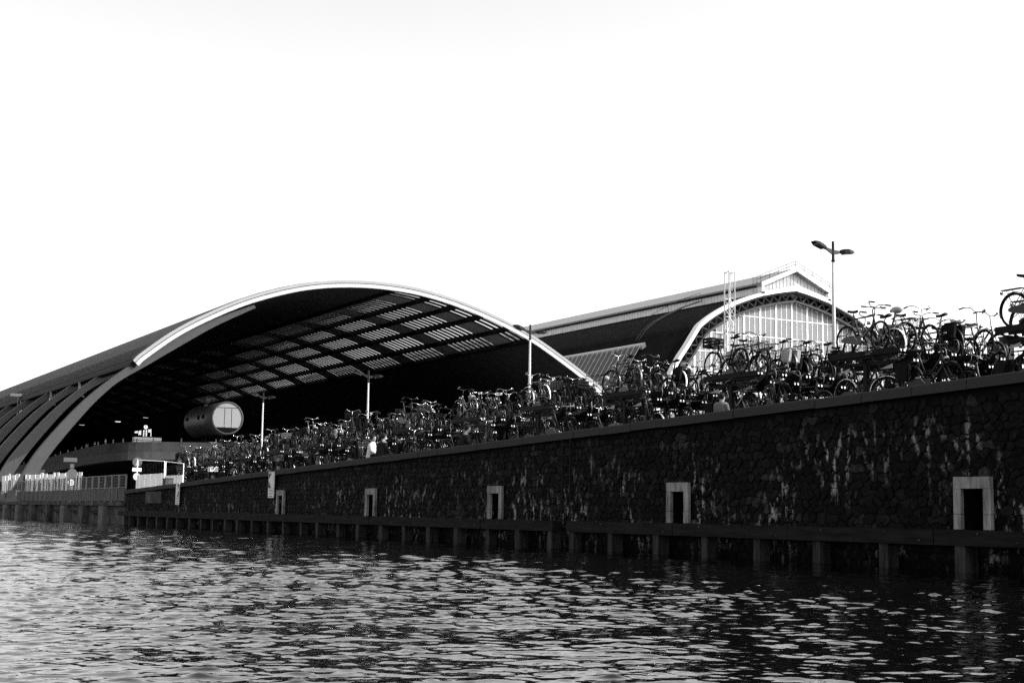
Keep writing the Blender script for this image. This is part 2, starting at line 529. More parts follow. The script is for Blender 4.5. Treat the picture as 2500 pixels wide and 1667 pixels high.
def stone_geo(cy, cz, poly, R):
    gap = R.uniform(0.0015, 0.007)
    # chaikin once for a rounded outline
    P = [Vector(p) for p in poly]
    C = Vector((cy, cz))
    Q = []
    for a_, b_ in zip(P, P[1:] + P[:1]):
        Q.append(a_ * 0.74 + b_ * 0.26); Q.append(a_ * 0.26 + b_ * 0.74)
    P = []
    for p in Q:
        d = (C - p); L = d.length
        P.append(p + d * min(0.4, gap / max(L, 0.02)))
    n = len(P)
    depth = R.uniform(0.012, 0.036)
    tilt_y, tilt_z = R.uniform(-0.07, 0.07), R.uniform(-0.07, 0.07)
    vs = [(0.004, p.x, p.y) for p in P]
    for p in P:
        q = p + (C - p) * R.uniform(0.05, 0.13)
        vs.append((-max(0.002, depth * R.uniform(0.75, 1.0) + (q.x - cy) * tilt_y + (q.y - cz) * tilt_z), q.x, q.y))
    for p in P:
        q = p + (C - p) * R.uniform(0.45, 0.62)
        vs.append((-(depth * R.uniform(0.9, 1.12) + (q.x - cy) * tilt_y + (q.y - cz) * tilt_z), q.x, q.y))
    vs.append((-depth * R.uniform(0.95, 1.12), cy, cz))
    fs = []
    for i in range(n):
        j = (i + 1) % n
        fs.append((i, j, n + j, n + i)); fs.append((n + i, n + j, 2 * n + j, 2 * n + i)); fs.append((2 * n + i, 2 * n + j, 3 * n))
    u = R.random()
    tone = 0.0035 + 0.007 * u * u + (0.014 if R.random() < 0.06 else 0.0)
    return vs, fs, tone
def finish_tone(me, tones):
    at = me.attributes.new('tone', 'FLOAT', 'FACE')
    at.data.foreach_set('value', np.array(tones, dtype=np.float32))
sR = random.Random(3)
def dist_key(s_):
    return (s_[0] - CAM_POS.y) ** 2 + CAM_POS.x ** 2 if s_[0] > 16.9 and s_[1] > 0.0 else 1e9
stone_list.sort(key=dist_key)
rest = MB(); rest_t = []
for i, (cy, cz, poly) in enumerate(stone_list):
    vs, fs, tone = stone_geo(cy, cz, poly, sR)
    vs = [(x - QX.x, y - QX.y, z - QX.z) for x, y, z in vs]
    if i < 300:
        me = bpy.data.meshes.new('stone'); me.from_pydata(vs, [], [f[::-1] for f in fs]); me.update()
        finish_tone(me, [tone] * len(fs));  me.materials.append(M['rubble'])
        link('stone', me, quay)
    else:
        rest.add(vs, [f[::-1] for f in fs]); rest_t += [tone] * len(fs)
me = bpy.data.meshes.new('rubble_facing'); me.from_pydata(rest.v, [], rest.f); me.update()
finish_tone(me, rest_t);  me.materials.append(M['rubble'])
tag(link('rubble_facing', me, quay), kind='stuff')

# coping stones, 1.37 m each
y = 18.56 - 1.37 * 22
cr = random.Random(21)
while y < Y_END - 0.2:
    y2 = min(y + 1.37, Y_END)
    dz = cr.uniform(-0.008, 0.008); dx = cr.uniform(-0.012, 0.012)
    a_, b_ = y + 0.008, y2 - 0.008
    za, zb = coping_z(a_) + dz, coping_z(b_) + dz
    c = MB(); e = 0.025
    x0, x1 = -0.13 + dx, 0.47
    prof = lambda z: [(x0, z - 0.205), (x1, z - 0.205), (x1, z), (x0 + e, z), (x0, z - e)]
    va = [(px, a_, pz) for px, pz in prof(za)]; vb = [(px, b_, pz) for px, pz in prof(zb)]
    c.add(va + vb, [(4,3,2,1,0),(5,6,7,8,9)] + [(i, (i+1)%5, 5+(i+1)%5, 5+i) for i in range(5)])
    qmb(c, 'coping_stone', 'coping')
    y = y2
# niches: pale stone frame, lintel and jambs, near-black inside to paint its shade
for ny in NICHE_Y:
    n_ = MB().prism([(ny - 0.435, 1.48), (ny + 0.435, 1.48), (ny + 0.43, 1.695), (ny - 0.43, 1.69)], 'x', -0.135, -0.05)
    fr = qmb(n_, 'niche_lintel', 'pale_stone')
    for s_ in (-1, 1):
        ya, yb = sorted((ny + s_ * 0.262, ny + s_ * 0.437))
        qmb(MB().box(-0.13, -0.05, ya, yb, 1.02, 1.477), 'niche_jamb', 'pale_stone')
        qmb(MB().box(-0.133, -0.05, ya, yb, 0.745, 1.012), 'niche_jamb', 'pale_stone')
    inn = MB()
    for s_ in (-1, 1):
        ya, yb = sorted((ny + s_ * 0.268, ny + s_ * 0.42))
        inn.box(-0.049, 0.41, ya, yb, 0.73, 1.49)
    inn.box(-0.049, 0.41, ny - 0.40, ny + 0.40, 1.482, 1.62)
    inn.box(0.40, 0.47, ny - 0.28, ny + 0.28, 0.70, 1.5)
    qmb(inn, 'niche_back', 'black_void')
# fender beam in lengths, with bolts; broken at the ladder
def beam_run(y0, y1):
    y = y0
    while y < y1 - 0.05:
        e_ = min(y + 4.1, y1)
        dx = cr.uniform(-0.012, 0.012)
        bmb = MB().box(-0.36 + dx, -0.10, y + 0.012, e_ - 0.012, 0.455, 0.735)
        t = qmb(bmb, 'fender_beam', 'timber')
        for k in range(int((e_ - y) / 0.9)):
            yy = y + 0.35 + 0.9 * k
            zz = 0.67 if k % 2 else 0.53
            b_ = MB().lathe([(0.022, 0.0), (0.022, 0.012), (0.010, 0.02)], 8, (0, 0, 0), 'x')
            b_.v = [(-0.36 + dx - vx, yy + vy, zz + vz) for vx, vy, vz in b_.v]
            b_.v = [(x - QX.x, y_ - QX.y, z - QX.z) for x, y_, z in b_.v]
            if yy < 45:
                b_.build('bolt', 'mid_paint' if k % 3 == 0 else 'black_paint', t)
        y = e_
beam_run(-30, LADDER_Y - 0.34)
beam_run(LADDER_Y + 0.34, Y_END)
piles = [y_ for y_ in (18.60 - 1.92 * k for k in range(25, 0, -1)) if y_ > -20]
piles += [18.6, 20.55, 22.47, 24.37, 26.23, 28.11, 30.08, 32.00, 33.05, 34.84, 36.7, 38.6, 40.5, 42.4, 44.31, 46.18, 48.09, 49.97, 51.8, 53.75, 55.57, 57.43, 59.33, 61.04, 62.9, 64.73, 66.55, 68.46, 70.28, 72.1, 74.0, 75.9, 77.8]
for y_ in piles:
    w_ = cr.uniform(0.13, 0.17)
    ln_ = cr.uniform(-0.03, 0.03); xf = -0.33 + cr.uniform(-0.03, 0.05); tw = cr.uniform(-0.04, 0.03)
    a_, b_ = y_ - w_ / 2 - 0.04, y_ + w_ / 2 + 0.04
    qmb(MB().hexa([(xf + tw, a_ + ln_, -1.0), (-0.02, a_ + ln_, -1.0), (-0.02, b_ + ln_, -1.0), (xf + tw, b_ + ln_, -1.0), (xf, a_, 0.452), (-0.02, a_, 0.452), (-0.02, b_, 0.452), (xf, b_, 0.452)]), 'pile', 'pile')

# ladder
lad = thing('wall_ladder', 'thin dark steel ladder fixed to the stone quay wall down into the water', 'ladder', (-0.16, LADDER_Y, 0))
top = coping_z(LADDER_Y) - 0.2
for s_ in (-1, 1):
    MB().box(-0.012, 0.012, s_ * 0.21 - 0.014, s_ * 0.21 + 0.014, -0.6, top).build('rail', 'rack_steel', lad)
k = 0
z = 0.05
while z < top:
    MB().tube([(0, -0.2, z), (0, 0.2, z)], 0.011, 6).build('rung', 'rack_steel', lad)
    z += 0.27

# navigation boards on the wall
def nav_board(yc, ztop, width, arrow_far, label):
    t = thing('navigation_board', label, 'sign', (-0.16, yc, 0), 'arrow boards on the quay wall')
    h_total = 1.05
    za, zm, zb = ztop, ztop - 0.67, ztop - h_total
    hw = width / 2
    MB().box(-0.02, 0.02, -hw, hw, zm, za).build('board', 'sign_white', t)
    # dark corner triangles printed around the white arrow: thin raised sheets, with a pale rim left round them
    r = 0.035
    sgn = 1 if arrow_far else -1
    p0 = sgn * (hw - r)      # side of the arrow tip
    p1 = sgn * (-hw * 0.12)
    mid = (za + zm) / 2
    MB().prism([(p0, za - r * 1.6), (p1, za - r * 1.6), (p0, mid + 0.02)], 'x', -0.026, -0.021).build('dark_corner', 'sign_dark', t)
    MB().prism([(p0, zm + r * 0.6), (p1, zm + r * 0.6), (p0, mid - 0.02)], 'x', -0.026, -0.021).build('dark_corner', 'sign_dark', t)
    tp = MB().box(-0.022, 0.018, -hw, hw, zb, zm - 0.012).build('text_plate', 'sign_white', t)
    lr = random.Random(int(yc))
    for li in range(3):
        zl = zm - 0.09 - 0.115 * li
        yy = -hw * 0.8 + lr.uniform(0, 0.05)
        ink = MB()
        while yy < hw * 0.72:
            L = lr.uniform(0.014, 0.03)
            ink.box(-0.026, -0.0225, yy, yy + L, zl - lr.uniform(0.012, 0.024), zl + lr.uniform(0.012, 0.024))
            yy += L + 0.02
        tag(ink.build('lettering', 'sign_dark', tp), kind='stuff')
    MB().tube([(0.02, 0, za - 0.1), (0.16, 0, za - 0.1)], 0.02, 6).build('bracket', 'galv', t)
    MB().tube([(0.02, 0, zm + 0.1), (0.16, 0, zm + 0.1)], 0.02, 6).build('bracket', 'galv', t)
nav_board(55.65, 2.44, 0.66, True, 'white arrow board pointing left on the quay wall beside a pale niche')
nav_board(69.15, 2.14, 0.58, False, 'white arrow board pointing right near the far end of the quay wall')

# ------------------------------------------------------------------ bicycles
WR = 0.335                                   # wheel radius
REAR = Vector((-0.52, 0, WR)); FRONT = Vector((0.57, 0, WR))
BB = Vector((-0.06, 0, 0.29)); SEATC = Vector((-0.24, 0, 0.79)); HEADB = Vector((0.385, 0, 0.64)); HEADT = Vector((0.335, 0, 0.84))
def circle(c, r, n, y=0.0, a0=0.0, a1=2 * math.pi, closed=True):
    k = n if closed else n + 1
    return [Vector((c.x + r * math.cos(a0 + (a1 - a0) * i / n), y, c.z + r * math.sin(a0 + (a1 - a0) * i / n))) for i in range(k)]
MESH = {}
def reg(key, mb, mat, smooth=True):
    MESH[key] = mb.mesh(key, mat, smooth)
O = Vector((0, 0, 0))
reg('tyre', MB().tube(circle(O, WR - 0.022, 28), 0.024, 6, closed=True), 'rubber')
reg('tyre_pale', MB().tube(circle(O, WR - 0.022, 28), 0.024, 6, closed=True), 'mid_paint')
sp = MB().tube(circle(O, WR - 0.042, 28), 0.009, 4, closed=True)
for i in range(18):
    a = 2 * math.pi * i / 18
    sp.tube([(0.02 * math.cos(a + 1.2), 0.03 * (1 if i % 2 else -1), 0.02 * math.sin(a + 1.2)), ((WR - 0.045) * math.cos(a), 0, (WR - 0.045) * math.sin(a))], 0.0022, 3, cap=False)
sp.tube([(0, -0.055, 0), (0, 0.055, 0)], 0.022, 8)
reg('spokes', sp, 'spoke')
sp2 = MB(); sp2.v, sp2.f = list(sp.v), list(sp.f)
reg('spokes_dark', sp2, 'dark_paint')
def frame_diamond(mb):
    mb.tube([SEATC, HEADT - Vector((-0.01, 0, 0.035))], 0.019)
    mb.tube([HEADB + Vector((0, 0, 0.02)), BB], 0.022)
def frame_step(mb):
    mb.tube([HEADB + Vector((0, 0, 0.02)), (0.22, 0, 0.47), (0.06, 0, 0.34), BB], 0.024)
    mb.tube([HEADT - Vector((0, 0, 0.05)), (0.16, 0, 0.60), (0.0, 0, 0.47), (-0.12, 0, 0.46)], 0.022)
def frame_loop(mb):
    mb.tube(catmull([HEADT - Vector((0, 0, 0.04)), (0.24, 0, 0.58), (0.10, 0, 0.40), (-0.02, 0, 0.33), BB], 4), 0.02)
def make_frame(kind):
    mb = MB()
    mb.tube([BB, SEATC, SEATC + Vector((-0.035, 0, 0.10))], 0.020)
    mb.tube([HEADB, HEADT], 0.022)
    for s in (-1, 1):
        mb.tube([BB + Vector((0, s * 0.03, 0)), REAR + Vector((0, s * 0.06, 0))], 0.013)
        mb.tube([SEATC + Vector((0, s * 0.015, -0.02)), REAR + Vector((0, s * 0.06, 0))], 0.009)
    {'diamond': frame_diamond, 'step': frame_step, 'loop': frame_loop}[kind](mb)
    mb.tube([BB + Vector((0, -0.045, 0)), BB + Vector((0, 0.045, 0))], 0.026, 8)
    # kick stand
    mb.tube([(-0.36, -0.04, 0.28), (-0.55, -0.13, 0.10)], 0.008, 5)
    return mb
for kd in ('diamond', 'step', 'loop'):
    for mt in ('black_paint', 'dark_paint', 'mid_paint', 'silver', 'paint_white'):
        reg('frame_%s_%s' % (kd, mt), make_frame(kd), mt)
fk = MB()
for s in (-1, 1):
    fk.tube([HEADB + Vector((0.01, s * 0.04, -0.01)), (0.455, s * 0.055, 0.50), (0.51, s * 0.055, 0.40), FRONT + Vector((0, s * 0.055, 0))], 0.011)
fk.tube([HEADB + Vector((0.01, -0.045, 0)), HEADB + Vector((0.01, 0.045, 0))], 0.016, 6)
for mt in ('black_paint', 'mid_paint', 'silver'):
    f2 = MB(); f2.v, f2.f = list(fk.v), list(fk.f); reg('fork_' + mt, f2, mt)
def bar_swept():
    mb = MB(); half = [(0.345, 0, 1.03), (0.36, 0.08, 1.035), (0.34, 0.18, 1.075), (0.25, 0.26, 1.09), (0.10, 0.29, 1.06)]
    mb.tube([HEADT, (0.325, 0, 0.90), (0.315, 0, 1.02), (0.345, 0, 1.03)], 0.012)
    mb.tube(catmull([(x, -y, z) for x, y, z in half[::-1]] + half[1:], 3), 0.011)
    return mb, [[(0.20, s * 0.275, 1.08), (0.07, s * 0.295, 1.055)] for s in (-1, 1)]
def bar_flat():
    mb = MB()
    mb.tube([HEADT, (0.32, 0, 0.93), (0.39, 0, 0.97)], 0.014)
    mb.tube([(0.36, -0.31, 0.985), (0.385, -0.12, 0.98), (0.39, 0, 0.97), (0.385, 0.12, 0.98), (0.36, 0.31, 0.985)], 0.011)
    return mb, [[(0.368, s * 0.20, 0.983), (0.358, s * 0.325, 0.985)] for s in (-1, 1)]
def bar_high():
    mb = MB(); half = [(0.33, 0, 1.10), (0.345, 0.10, 1.105), (0.335, 0.17, 1.16), (0.27, 0.27, 1.17), (0.14, 0.315, 1.15)]
    mb.tube([HEADT, (0.315, 0, 0.95), (0.30, 0, 1.09), (0.33, 0, 1.10)], 0.012)
    mb.tube(catmull([(x, -y, z) for x, y, z in half[::-1]] + half[1:], 3), 0.011)
    return mb, [[(0.23, s * 0.285, 1.168), (0.11, s * 0.32, 1.145)] for s in (-1, 1)]
for nm, fn in (('swept', bar_swept), ('flat', bar_flat), ('high', bar_high)):
    mb, grips = fn()
    for mt in ('chrome', 'black_paint'):
        m2 = MB(); m2.v, m2.f = list(mb.v), list(mb.f); reg('bar_%s_%s' % (nm, mt), m2, mt)
    gm = MB()
    for g_ in grips: gm.tube(g_, 0.018, 8)
    reg('grips_' + nm, gm, 'rubber')
    lv = MB()
    for g_ in grips:
        p = Vector(g_[0]); s = 1 if p.y > 0 else -1
        lv.tube([p + Vector((0.05, -s * 0.02, -0.005)), p + Vector((0.06, 0.0, -0.035)), p + Vector((-0.05, s * 0.02, -0.045))], 0.005, 4)
    b0 = Vector(grips[1][0])
    lv.lathe([(0.028, 0.0), (0.028, 0.015), (0.012, 0.03)], 10, b0 + Vector((0.06, -0.05, 0.005)))
    reg('levers_' + nm, lv, 'chrome')
def saddle_mesh(wide):
    mb = MB(); n = 10
    secs = []
    for i in range(9):
        t = i / 8
        x = 0.14 - 0.27 * t
        w = 0.022 + (0.075 if wide else 0.058) * (t ** 1.7)
        zt = 0.985 + 0.018 * (t ** 2) - 0.012 * math.sin(math.pi * t)
        if i == 0: w *= 0.6
        if i == 8: w *= 0.8
        secs.append([(x - 0.275, w * math.cos(2 * math.pi * k / n), zt - 0.028 + (0.032 if math.sin(2 * math.pi * k / n) > 0 else 0.03) * math.sin(2 * math.pi * k / n)) for k in range(n)])
    vs = [p for s in secs for p in s]; fs = []
    for i in range(8):
        for k in range(n): fs.append((i*n+k, i*n+(k+1)%n, (i+1)*n+(k+1)%n, (i+1)*n+k))
    fs += [tuple(range(n))[::-1], tuple(8*n+k for k in range(n))]
    mb.add(vs, fs)
    return mb
for mt in ('leather', 'white_vinyl', 'mid_paint'):
    reg('saddle_' + mt, saddle_mesh(True), mt)
pm = MB().tube([SEATC + Vector((-0.03, 0, 0.09)), (-0.305, 0, 0.955)], 0.0125, 8)
pm.tube([(-0.36, 0.03, 0.945), (-0.20, 0.02, 0.945)], 0.005, 4); pm.tube([(-0.36, -0.03, 0.945), (-0.20, -0.02, 0.945)], 0.005, 4)
reg('seat_post', pm, 'chrome')
def carrier():
    mb = MB(); z = 0.735
    mb.tube([(-0.28, 0.0, z), (-0.33, 0.055, z), (-0.80, 0.06, z), (-0.82, 0, z), (-0.80, -0.06, z), (-0.33, -0.055, z)], 0.006, 5, closed=True)
    for y in (-0.02, 0.02): mb.tube([(-0.33, y, z), (-0.81, y, z)], 0.005, 4)
    for s in (-1, 1):
        mb.tube([(-0.62, s * 0.06, z), REAR + Vector((0, s * 0.065, 0))], 0.006, 4)
        mb.tube([(-0.76, s * 0.06, z), REAR + Vector((-0.01, s * 0.065, 0.0))], 0.006, 4)
    mb.box(-0.835, -0.815, -0.03, 0.03, 0.66, 0.71)
    return mb
for mt in ('black_paint', 'silver'): reg('carrier_' + mt, carrier(), mt)
def guard(c, a0, a1, front):
    mb = MB(); R_ = WR + 0.018; n = 16
    vs, fs = [], []
    for i in range(n + 1):
        a = a0 + (a1 - a0) * i / n
        for (dy, dr) in ((-0.026, -0.012), (-0.014, 0.0), (0.014, 0.0), (0.026, -0.012)):
            vs.append((c.x + (R_ + dr) * math.cos(a), dy, c.z + (R_ + dr) * math.sin(a)))
    for i in range(n):
        for k in range(3): fs.append((i*4+k, i*4+k+1, (i+1)*4+k+1, (i+1)*4+k))
    mb.add(vs, fs)
    am = a1 if not front else a0
    for s in (-1, 1):
        mb.tube([(c.x + R_ * math.cos(am), s * 0.02, c.z + R_ * math.sin(am)), (c.x, s * 0.06, c.z)], 0.003, 3)
    return mb
GA = (math.radians(40), math.radians(195)); GF = (math.radians(-15 + 20), math.radians(150))
for mt in ('black_paint', 'silver', 'paint_white'):
    reg('rear_guard_' + mt, guard(REAR, math.radians(25), math.radians(200), False), mt)
    reg('front_guard_' + mt, guard(FRONT, math.radians(60), math.radians(205), False), mt)
cg = MB()
pts = [(0.06, 0.29), (0.035, 0.37), (-0.06, 0.385), (-0.30, 0.40), (-0.50, 0.40), (-0.60, 0.35), (-0.58, 0.30), (-0.50, 0.275), (-0.08, 0.195), (0.03, 0.22)]
cg.prism(pts, 'y', -0.085, -0.05)
for mt in ('black_paint', 'mid_paint'):
    c2 = MB(); c2.v, c2.f = list(cg.v), list(cg.f); reg('chain_case_' + mt, c2, mt, False)
ck = MB()
ck.tube([BB + Vector((0, -0.09, 0)), BB + Vector((0, 0.09, 0))], 0.012, 6)
for s in (-1, 1):
    e = BB + Vector((s * 0.12, s * 0.10, s * -0.12))
    ck.tube([BB + Vector((0, s * 0.09, 0)), e], 0.010, 5)
    ck.box(e.x - 0.04, e.x + 0.04, min(e.y, e.y + s * 0.09), max(e.y, e.y + s * 0.09), e.z - 0.012, e.z + 0.012)
reg('crank', ck, 'silver', False)
hl = MB().lathe([(0.012, -0.06), (0.034, -0.035), (0.042, 0.02), (0.036, 0.03)], 12, (0, 0, 0), 'x')
hl.v = [(x + 0.47, y, z + 0.76) for x, y, z in hl.v]
hl.tube([(0.40, 0, 0.72), (0.47, 0, 0.75)], 0.007, 5)
reg('headlamp', hl, 'chrome')
def wire_basket(cx, cz, wx, wy, h, mat, key):
    mb = MB()
    for zz, sc in ((0, 0.82), (h * 0.33, 0.88), (h * 0.66, 0.94), (h, 1.0)):
        a_, b_ = wx / 2 * sc, wy / 2 * sc
        mb.tube([(cx - a_, -b_, cz + zz), (cx + a_, -b_, cz + zz), (cx + a_, b_, cz + zz), (cx - a_, b_, cz + zz)], 0.005 if zz < h else 0.008, 4, closed=True)
    for i in range(7):
        t = -1 + 2 * i / 6
        for s in (-1, 1):
            mb.tube([(cx + wx / 2 * t * 0.82, s * wy / 2 * 0.82, cz), (cx + wx / 2 * t, s * wy / 2, cz + h)], 0.004, 3)
            mb.tube([(cx + s * wx / 2 * 0.82, wy / 2 * t * 0.82, cz), (cx + s * wx / 2, wy / 2 * t, cz + h)], 0.004, 3)
    for i in range(5):
        t = -0.8 + 0.4 * i
        mb.tube([(cx + wx / 2 * 0.82 * t, -wy / 2 * 0.8, cz), (cx + wx / 2 * 0.82 * t, wy / 2 * 0.8, cz)], 0.004, 3)
    reg(key, mb, mat, False)
wire_basket(0.56, 0.76, 0.30, 0.40, 0.22, 'wicker', 'basket_dark')
wire_basket(0.56, 0.76, 0.30, 0.40, 0.22, 'galv', 'basket_pale')
def crate(mat, key):
    mb = MB(); x0, x1, y0, y1, z0, z1 = 0.40, 0.74, -0.21, 0.21, 0.76, 1.02; t = 0.015
    mb.box(x0, x1, y0, y1, z0, z0 + t)
    for zz in (z0 + 0.03, z0 + 0.12, z0 + 0.20):
        mb.box(x0, x1, y0, y0 + t, zz, zz + 0.05); mb.box(x0, x1, y1 - t, y1, zz, zz + 0.05)
        mb.box(x0, x0 + t, y0 + t, y1 - t, zz, zz + 0.05); mb.box(x1 - t, x1, y0 + t, y1 - t, zz, zz + 0.05)
    for x in (x0 - 0.002, x1 - 0.028):
        for yy in (y0 - 0.002, y1 - 0.028): mb.box(x, x + 0.03, yy, yy + 0.03, z0, z1 - 0.01)
    reg(key, mb, mat, False)
crate('bag_black', 'crate_black'); crate('white_board', 'crate_white')
def panniers(mat, key):
    mb = MB()
    for s in (-1, 1):
        ya, yb = sorted((s * 0.075, s * 0.20)); yc = (ya + yb) / 2
        pts8 = [(-0.74, ya, 0.36), (-0.44, ya, 0.36), (-0.44, yb, 0.38), (-0.74, yb, 0.38), (-0.80, ya, 0.72), (-0.38, ya, 0.72), (-0.40, yb - s * 0.02, 0.71), (-0.78, yb - s * 0.02, 0.71)]
        mb.hexa(pts8)
    mb.box(-0.74, -0.42, -0.10, 0.10, 0.742, 0.755)
    me = mb.mesh(key, mat, False)
    bm = bmesh.new(); bm.from_mesh(me)
    bmesh.ops.bevel(bm, geom=list(bm.edges), offset=0.025, segments=2, affect='EDGES')
    bm.to_mesh(me); bm.free(); MESH[key] = me
panniers('bag_black', 'panniers_black'); panniers('bag_white', 'panniers_white')
def rounded_bag(mat, key):
    bm = bmesh.new(); bmesh.ops.create_icosphere(bm, subdivisions=2, radius=1.0)
    for v in bm.verts:
        c = v.co
        c.x = -0.33 + c.x * 0.15; c.y *= 0.11; c.z = 0.98 + c.z * (0.055 if c.z > 0 else 0.10)
    me = bpy.data.meshes.new(key); bm.to_mesh(me); bm.free()
    for p in me.polygons: p.use_smooth = True
    me.materials.append(M[mat]); MESH[key] = me
rounded_bag('bag_white', 'saddle_cover_white')

def make_bike(loc, heading, spec, label, group):
    """heading: +1 faces away along the quay, -1 faces towards the camera's end"""
    root = thing('bicycle', label, 'bicycle', loc, group)
    root.rotation_euler = (spec['roll'], spec.get('pitch', 0.0), (math.pi / 2) * heading + spec['yaw'])
    root.scale = (spec.get('scale', 1.0),) * 3
    def p(name, key, parent=None):
        return link(name, MESH[key], parent or root)
    p('frame', 'frame_%s_%s' % (spec['kind'], spec['paint']))
    steer = spec['steer']
    front = []
    front.append(p('fork', 'fork_' + spec['fork']))
    hb = p('handlebar', 'bar_%s_%s' % (spec['bar'], spec['bar_mat'])); front.append(hb)
    tag(p('grips', 'grips_' + spec['bar'], hb), kind='stuff'); tag(p('brake_levers', 'levers_' + spec['bar'], hb), kind='stuff')
    for nm, c in (('front_wheel', FRONT), ('rear_wheel', REAR)):
        w_ = p('wheel', 'spokes_dark' if spec['dark_rim'] else 'spokes'); w_.location = c
        w_.rotation_euler = (0, spec['spin'], 0)
        p('tyre', 'tyre', w_)
        if nm == 'front_wheel': front.append(w_)
    if spec['guards']:
        front.append(p('mudguard', 'front_guard_' + spec['guards'])); p('mudguard', 'rear_guard_' + spec['guards'])
    p('seat_post', 'seat_post')
    p('saddle', 'saddle_' + spec['saddle'])
    if spec['cover']: p('saddle_cover', 'saddle_cover_white')
    if spec['carrier']: p('luggage_carrier', 'carrier_' + spec['carrier'])
    p('chain_case', 'chain_case_' + spec['case'])
    p('crank', 'crank')
    if spec['lamp']: front.append(p('headlamp', 'headlamp'))
    if spec['front_load']: front.append(p({'b': 'basket', 'c': 'crate'}[spec['front_load'][0]], spec['front_load']))
    if spec['panniers']: p('panniers', 'panniers_' + spec['panniers'])
    if abs(steer) > 1e-3:
        piv = Vector((0.345, 0, 0))
        Rm = Matrix.Translation(piv) @ Matrix.Rotation(steer, 4, 'Z') @ Matrix.Translation(-piv)
        for o in front:
            o.matrix_basis = Rm @ o.matrix_basis
    return root

def random_spec(r):
    dark = r.random()
    paint = 'black_paint' if dark < 0.58 else 'dark_paint' if dark < 0.78 else 'mid_paint' if dark < 0.88 else 'silver' if dark < 0.975 else 'paint_white'
    fl = r.random()
    return dict(kind=r.choice(['diamond', 'step', 'loop', 'loop', 'diamond']), paint=paint,
        fork='silver' if paint in ('silver', 'paint_white') else ('mid_paint' if paint == 'mid_paint' else 'black_paint'),
        bar=r.choice(['swept', 'swept', 'swept', 'high', 'flat']), bar_mat='chrome' if r.random() < 0.8 else 'black_paint',
        dark_rim=r.random() < 0.5, spin=r.uniform(0, 6.28), guards=r.choice(['black_paint'] * 7 + ['silver', 'silver', 'paint_white', None]),
        saddle=r.choice(['leather'] * 13 + ['mid_paint'] + ['white_vinyl'] * 1), cover=r.random() < 0.05,
        carrier=r.choice(['black_paint', 'black_paint', 'silver', None]), case=r.choice(['black_paint', 'black_paint', 'mid_paint']),
        lamp=r.random() < 0.7, front_load=('basket_dark' if fl < 0.14 else 'basket_pale' if fl < 0.17 else 'crate_black' if fl < 0.27 else None),
        panniers=(None if r.random() < 0.80 else r.choice(['black', 'black', 'black', 'black', 'black', 'white']) if r.random() < 0.4 else 'black'),
        yaw=r.uniform(-0.06, 0.06), roll=r.uniform(-0.07, 0.07), pitch=0.0, steer=r.uniform(-0.22, 0.22) if r.random() < 0.8 else r.uniform(-0.6, 0.6), scale=r.uniform(1.0, 1.09))

PAINT_WORD = {'black_paint': 'black', 'dark_paint': 'dark grey', 'mid_paint': 'grey', 'silver': 'silver', 'paint_white': 'white'}
KIND_WORD = {'diamond': 'bicycle', 'step': 'low-step bicycle', 'loop': 'swan-neck bicycle'}
def bike_label(spec, n, i, tier):
    extra = ''
    if spec['panniers'] == 'white': extra = ' with pale panniers'
    elif spec['panniers'] == 'black': extra = ' with black panniers'
    elif spec['front_load'] == 'crate_black': extra = ' with black crate'
    elif spec['front_load'] == 'crate_white': extra = ' with white crate'
    elif spec['front_load'] and 'basket' in spec['front_load']: extra = ' with wire basket'
    elif spec['cover']: extra = ' with saddle cover'
    elif spec['saddle'] == 'white_vinyl': extra = ' with white saddle'
    return '%s %s%s, %s tier, %s from water, %s rack from right' % (PAINT_WORD[spec['paint']], KIND_WORD[spec['kind']], extra, tier, ORD[i], ORD[n + 1])

# ------------------------------------------------------------------ two-tier bicycle racks, standing square to the quay
ROW0, PITCH_Y, X0, DX, NB = 23.84, 4.86, 2.40, 0.385, 11
TR_A, TR_B = -1.12, 1.10               # tray from its handle end (towards the camera) to its far end, along the quay
def tray_mesh():
    mb = MB()
    mb.box(TR_A, TR_B, -0.055, 0.055, -0.02, -0.005)
    for s in (-1, 1):
        ya, yb = sorted((s * 0.055, s * 0.072))
        mb.box(TR_A, TR_B, ya, yb, -0.075, 0.05)
    mb.box(TR_A + 0.15, TR_B - 0.3, -0.03, 0.03, -0.13, -0.021)
    for k in range(12):
        x = TR_A + 0.12 + k * (TR_B - TR_A - 0.2) / 11
        mb.box(x - 0.02, x + 0.02, -0.055, 0.055, -0.005, 0.004)
    mb.tube([(TR_A + 0.30, 0.09, 0.0), (TR_A + 0.30, 0.09, 0.36), (TR_A + 0.62, 0.09, 0.40), (TR_A + 0.66, 0.09, 0.0)], 0.009, 5)
    return mb.mesh('tray', 'rack_steel')
TRAY = tray_mesh()
def handle_mesh():
    pts = catmull([(0.02, 0.0, 0.0), (-0.10, 0.0, 0.02), (-0.15, 0.0, 0.10), (-0.15, 0.0, 0.22), (-0.10, 0, 0.29), (0.0, 0, 0.30)], 3)
    return MB().tube(pts, 0.009, 6).mesh('pull_handle', 'galv', True)
HANDLE = handle_mesh()
def refl_mesh():
    mb = MB()
    mb.box(-0.012, 0.0, -0.02, 0.02, -0.03, 0.018)
    return mb.mesh('reflector', 'reflector')
REFL = refl_mesh()
GUSSET = MB().prism([(0.0, 0.0), (0.40, 0.0), (0.40, 0.095)], 'y', -0.004, 0.004).mesh('gusset', 'galv')
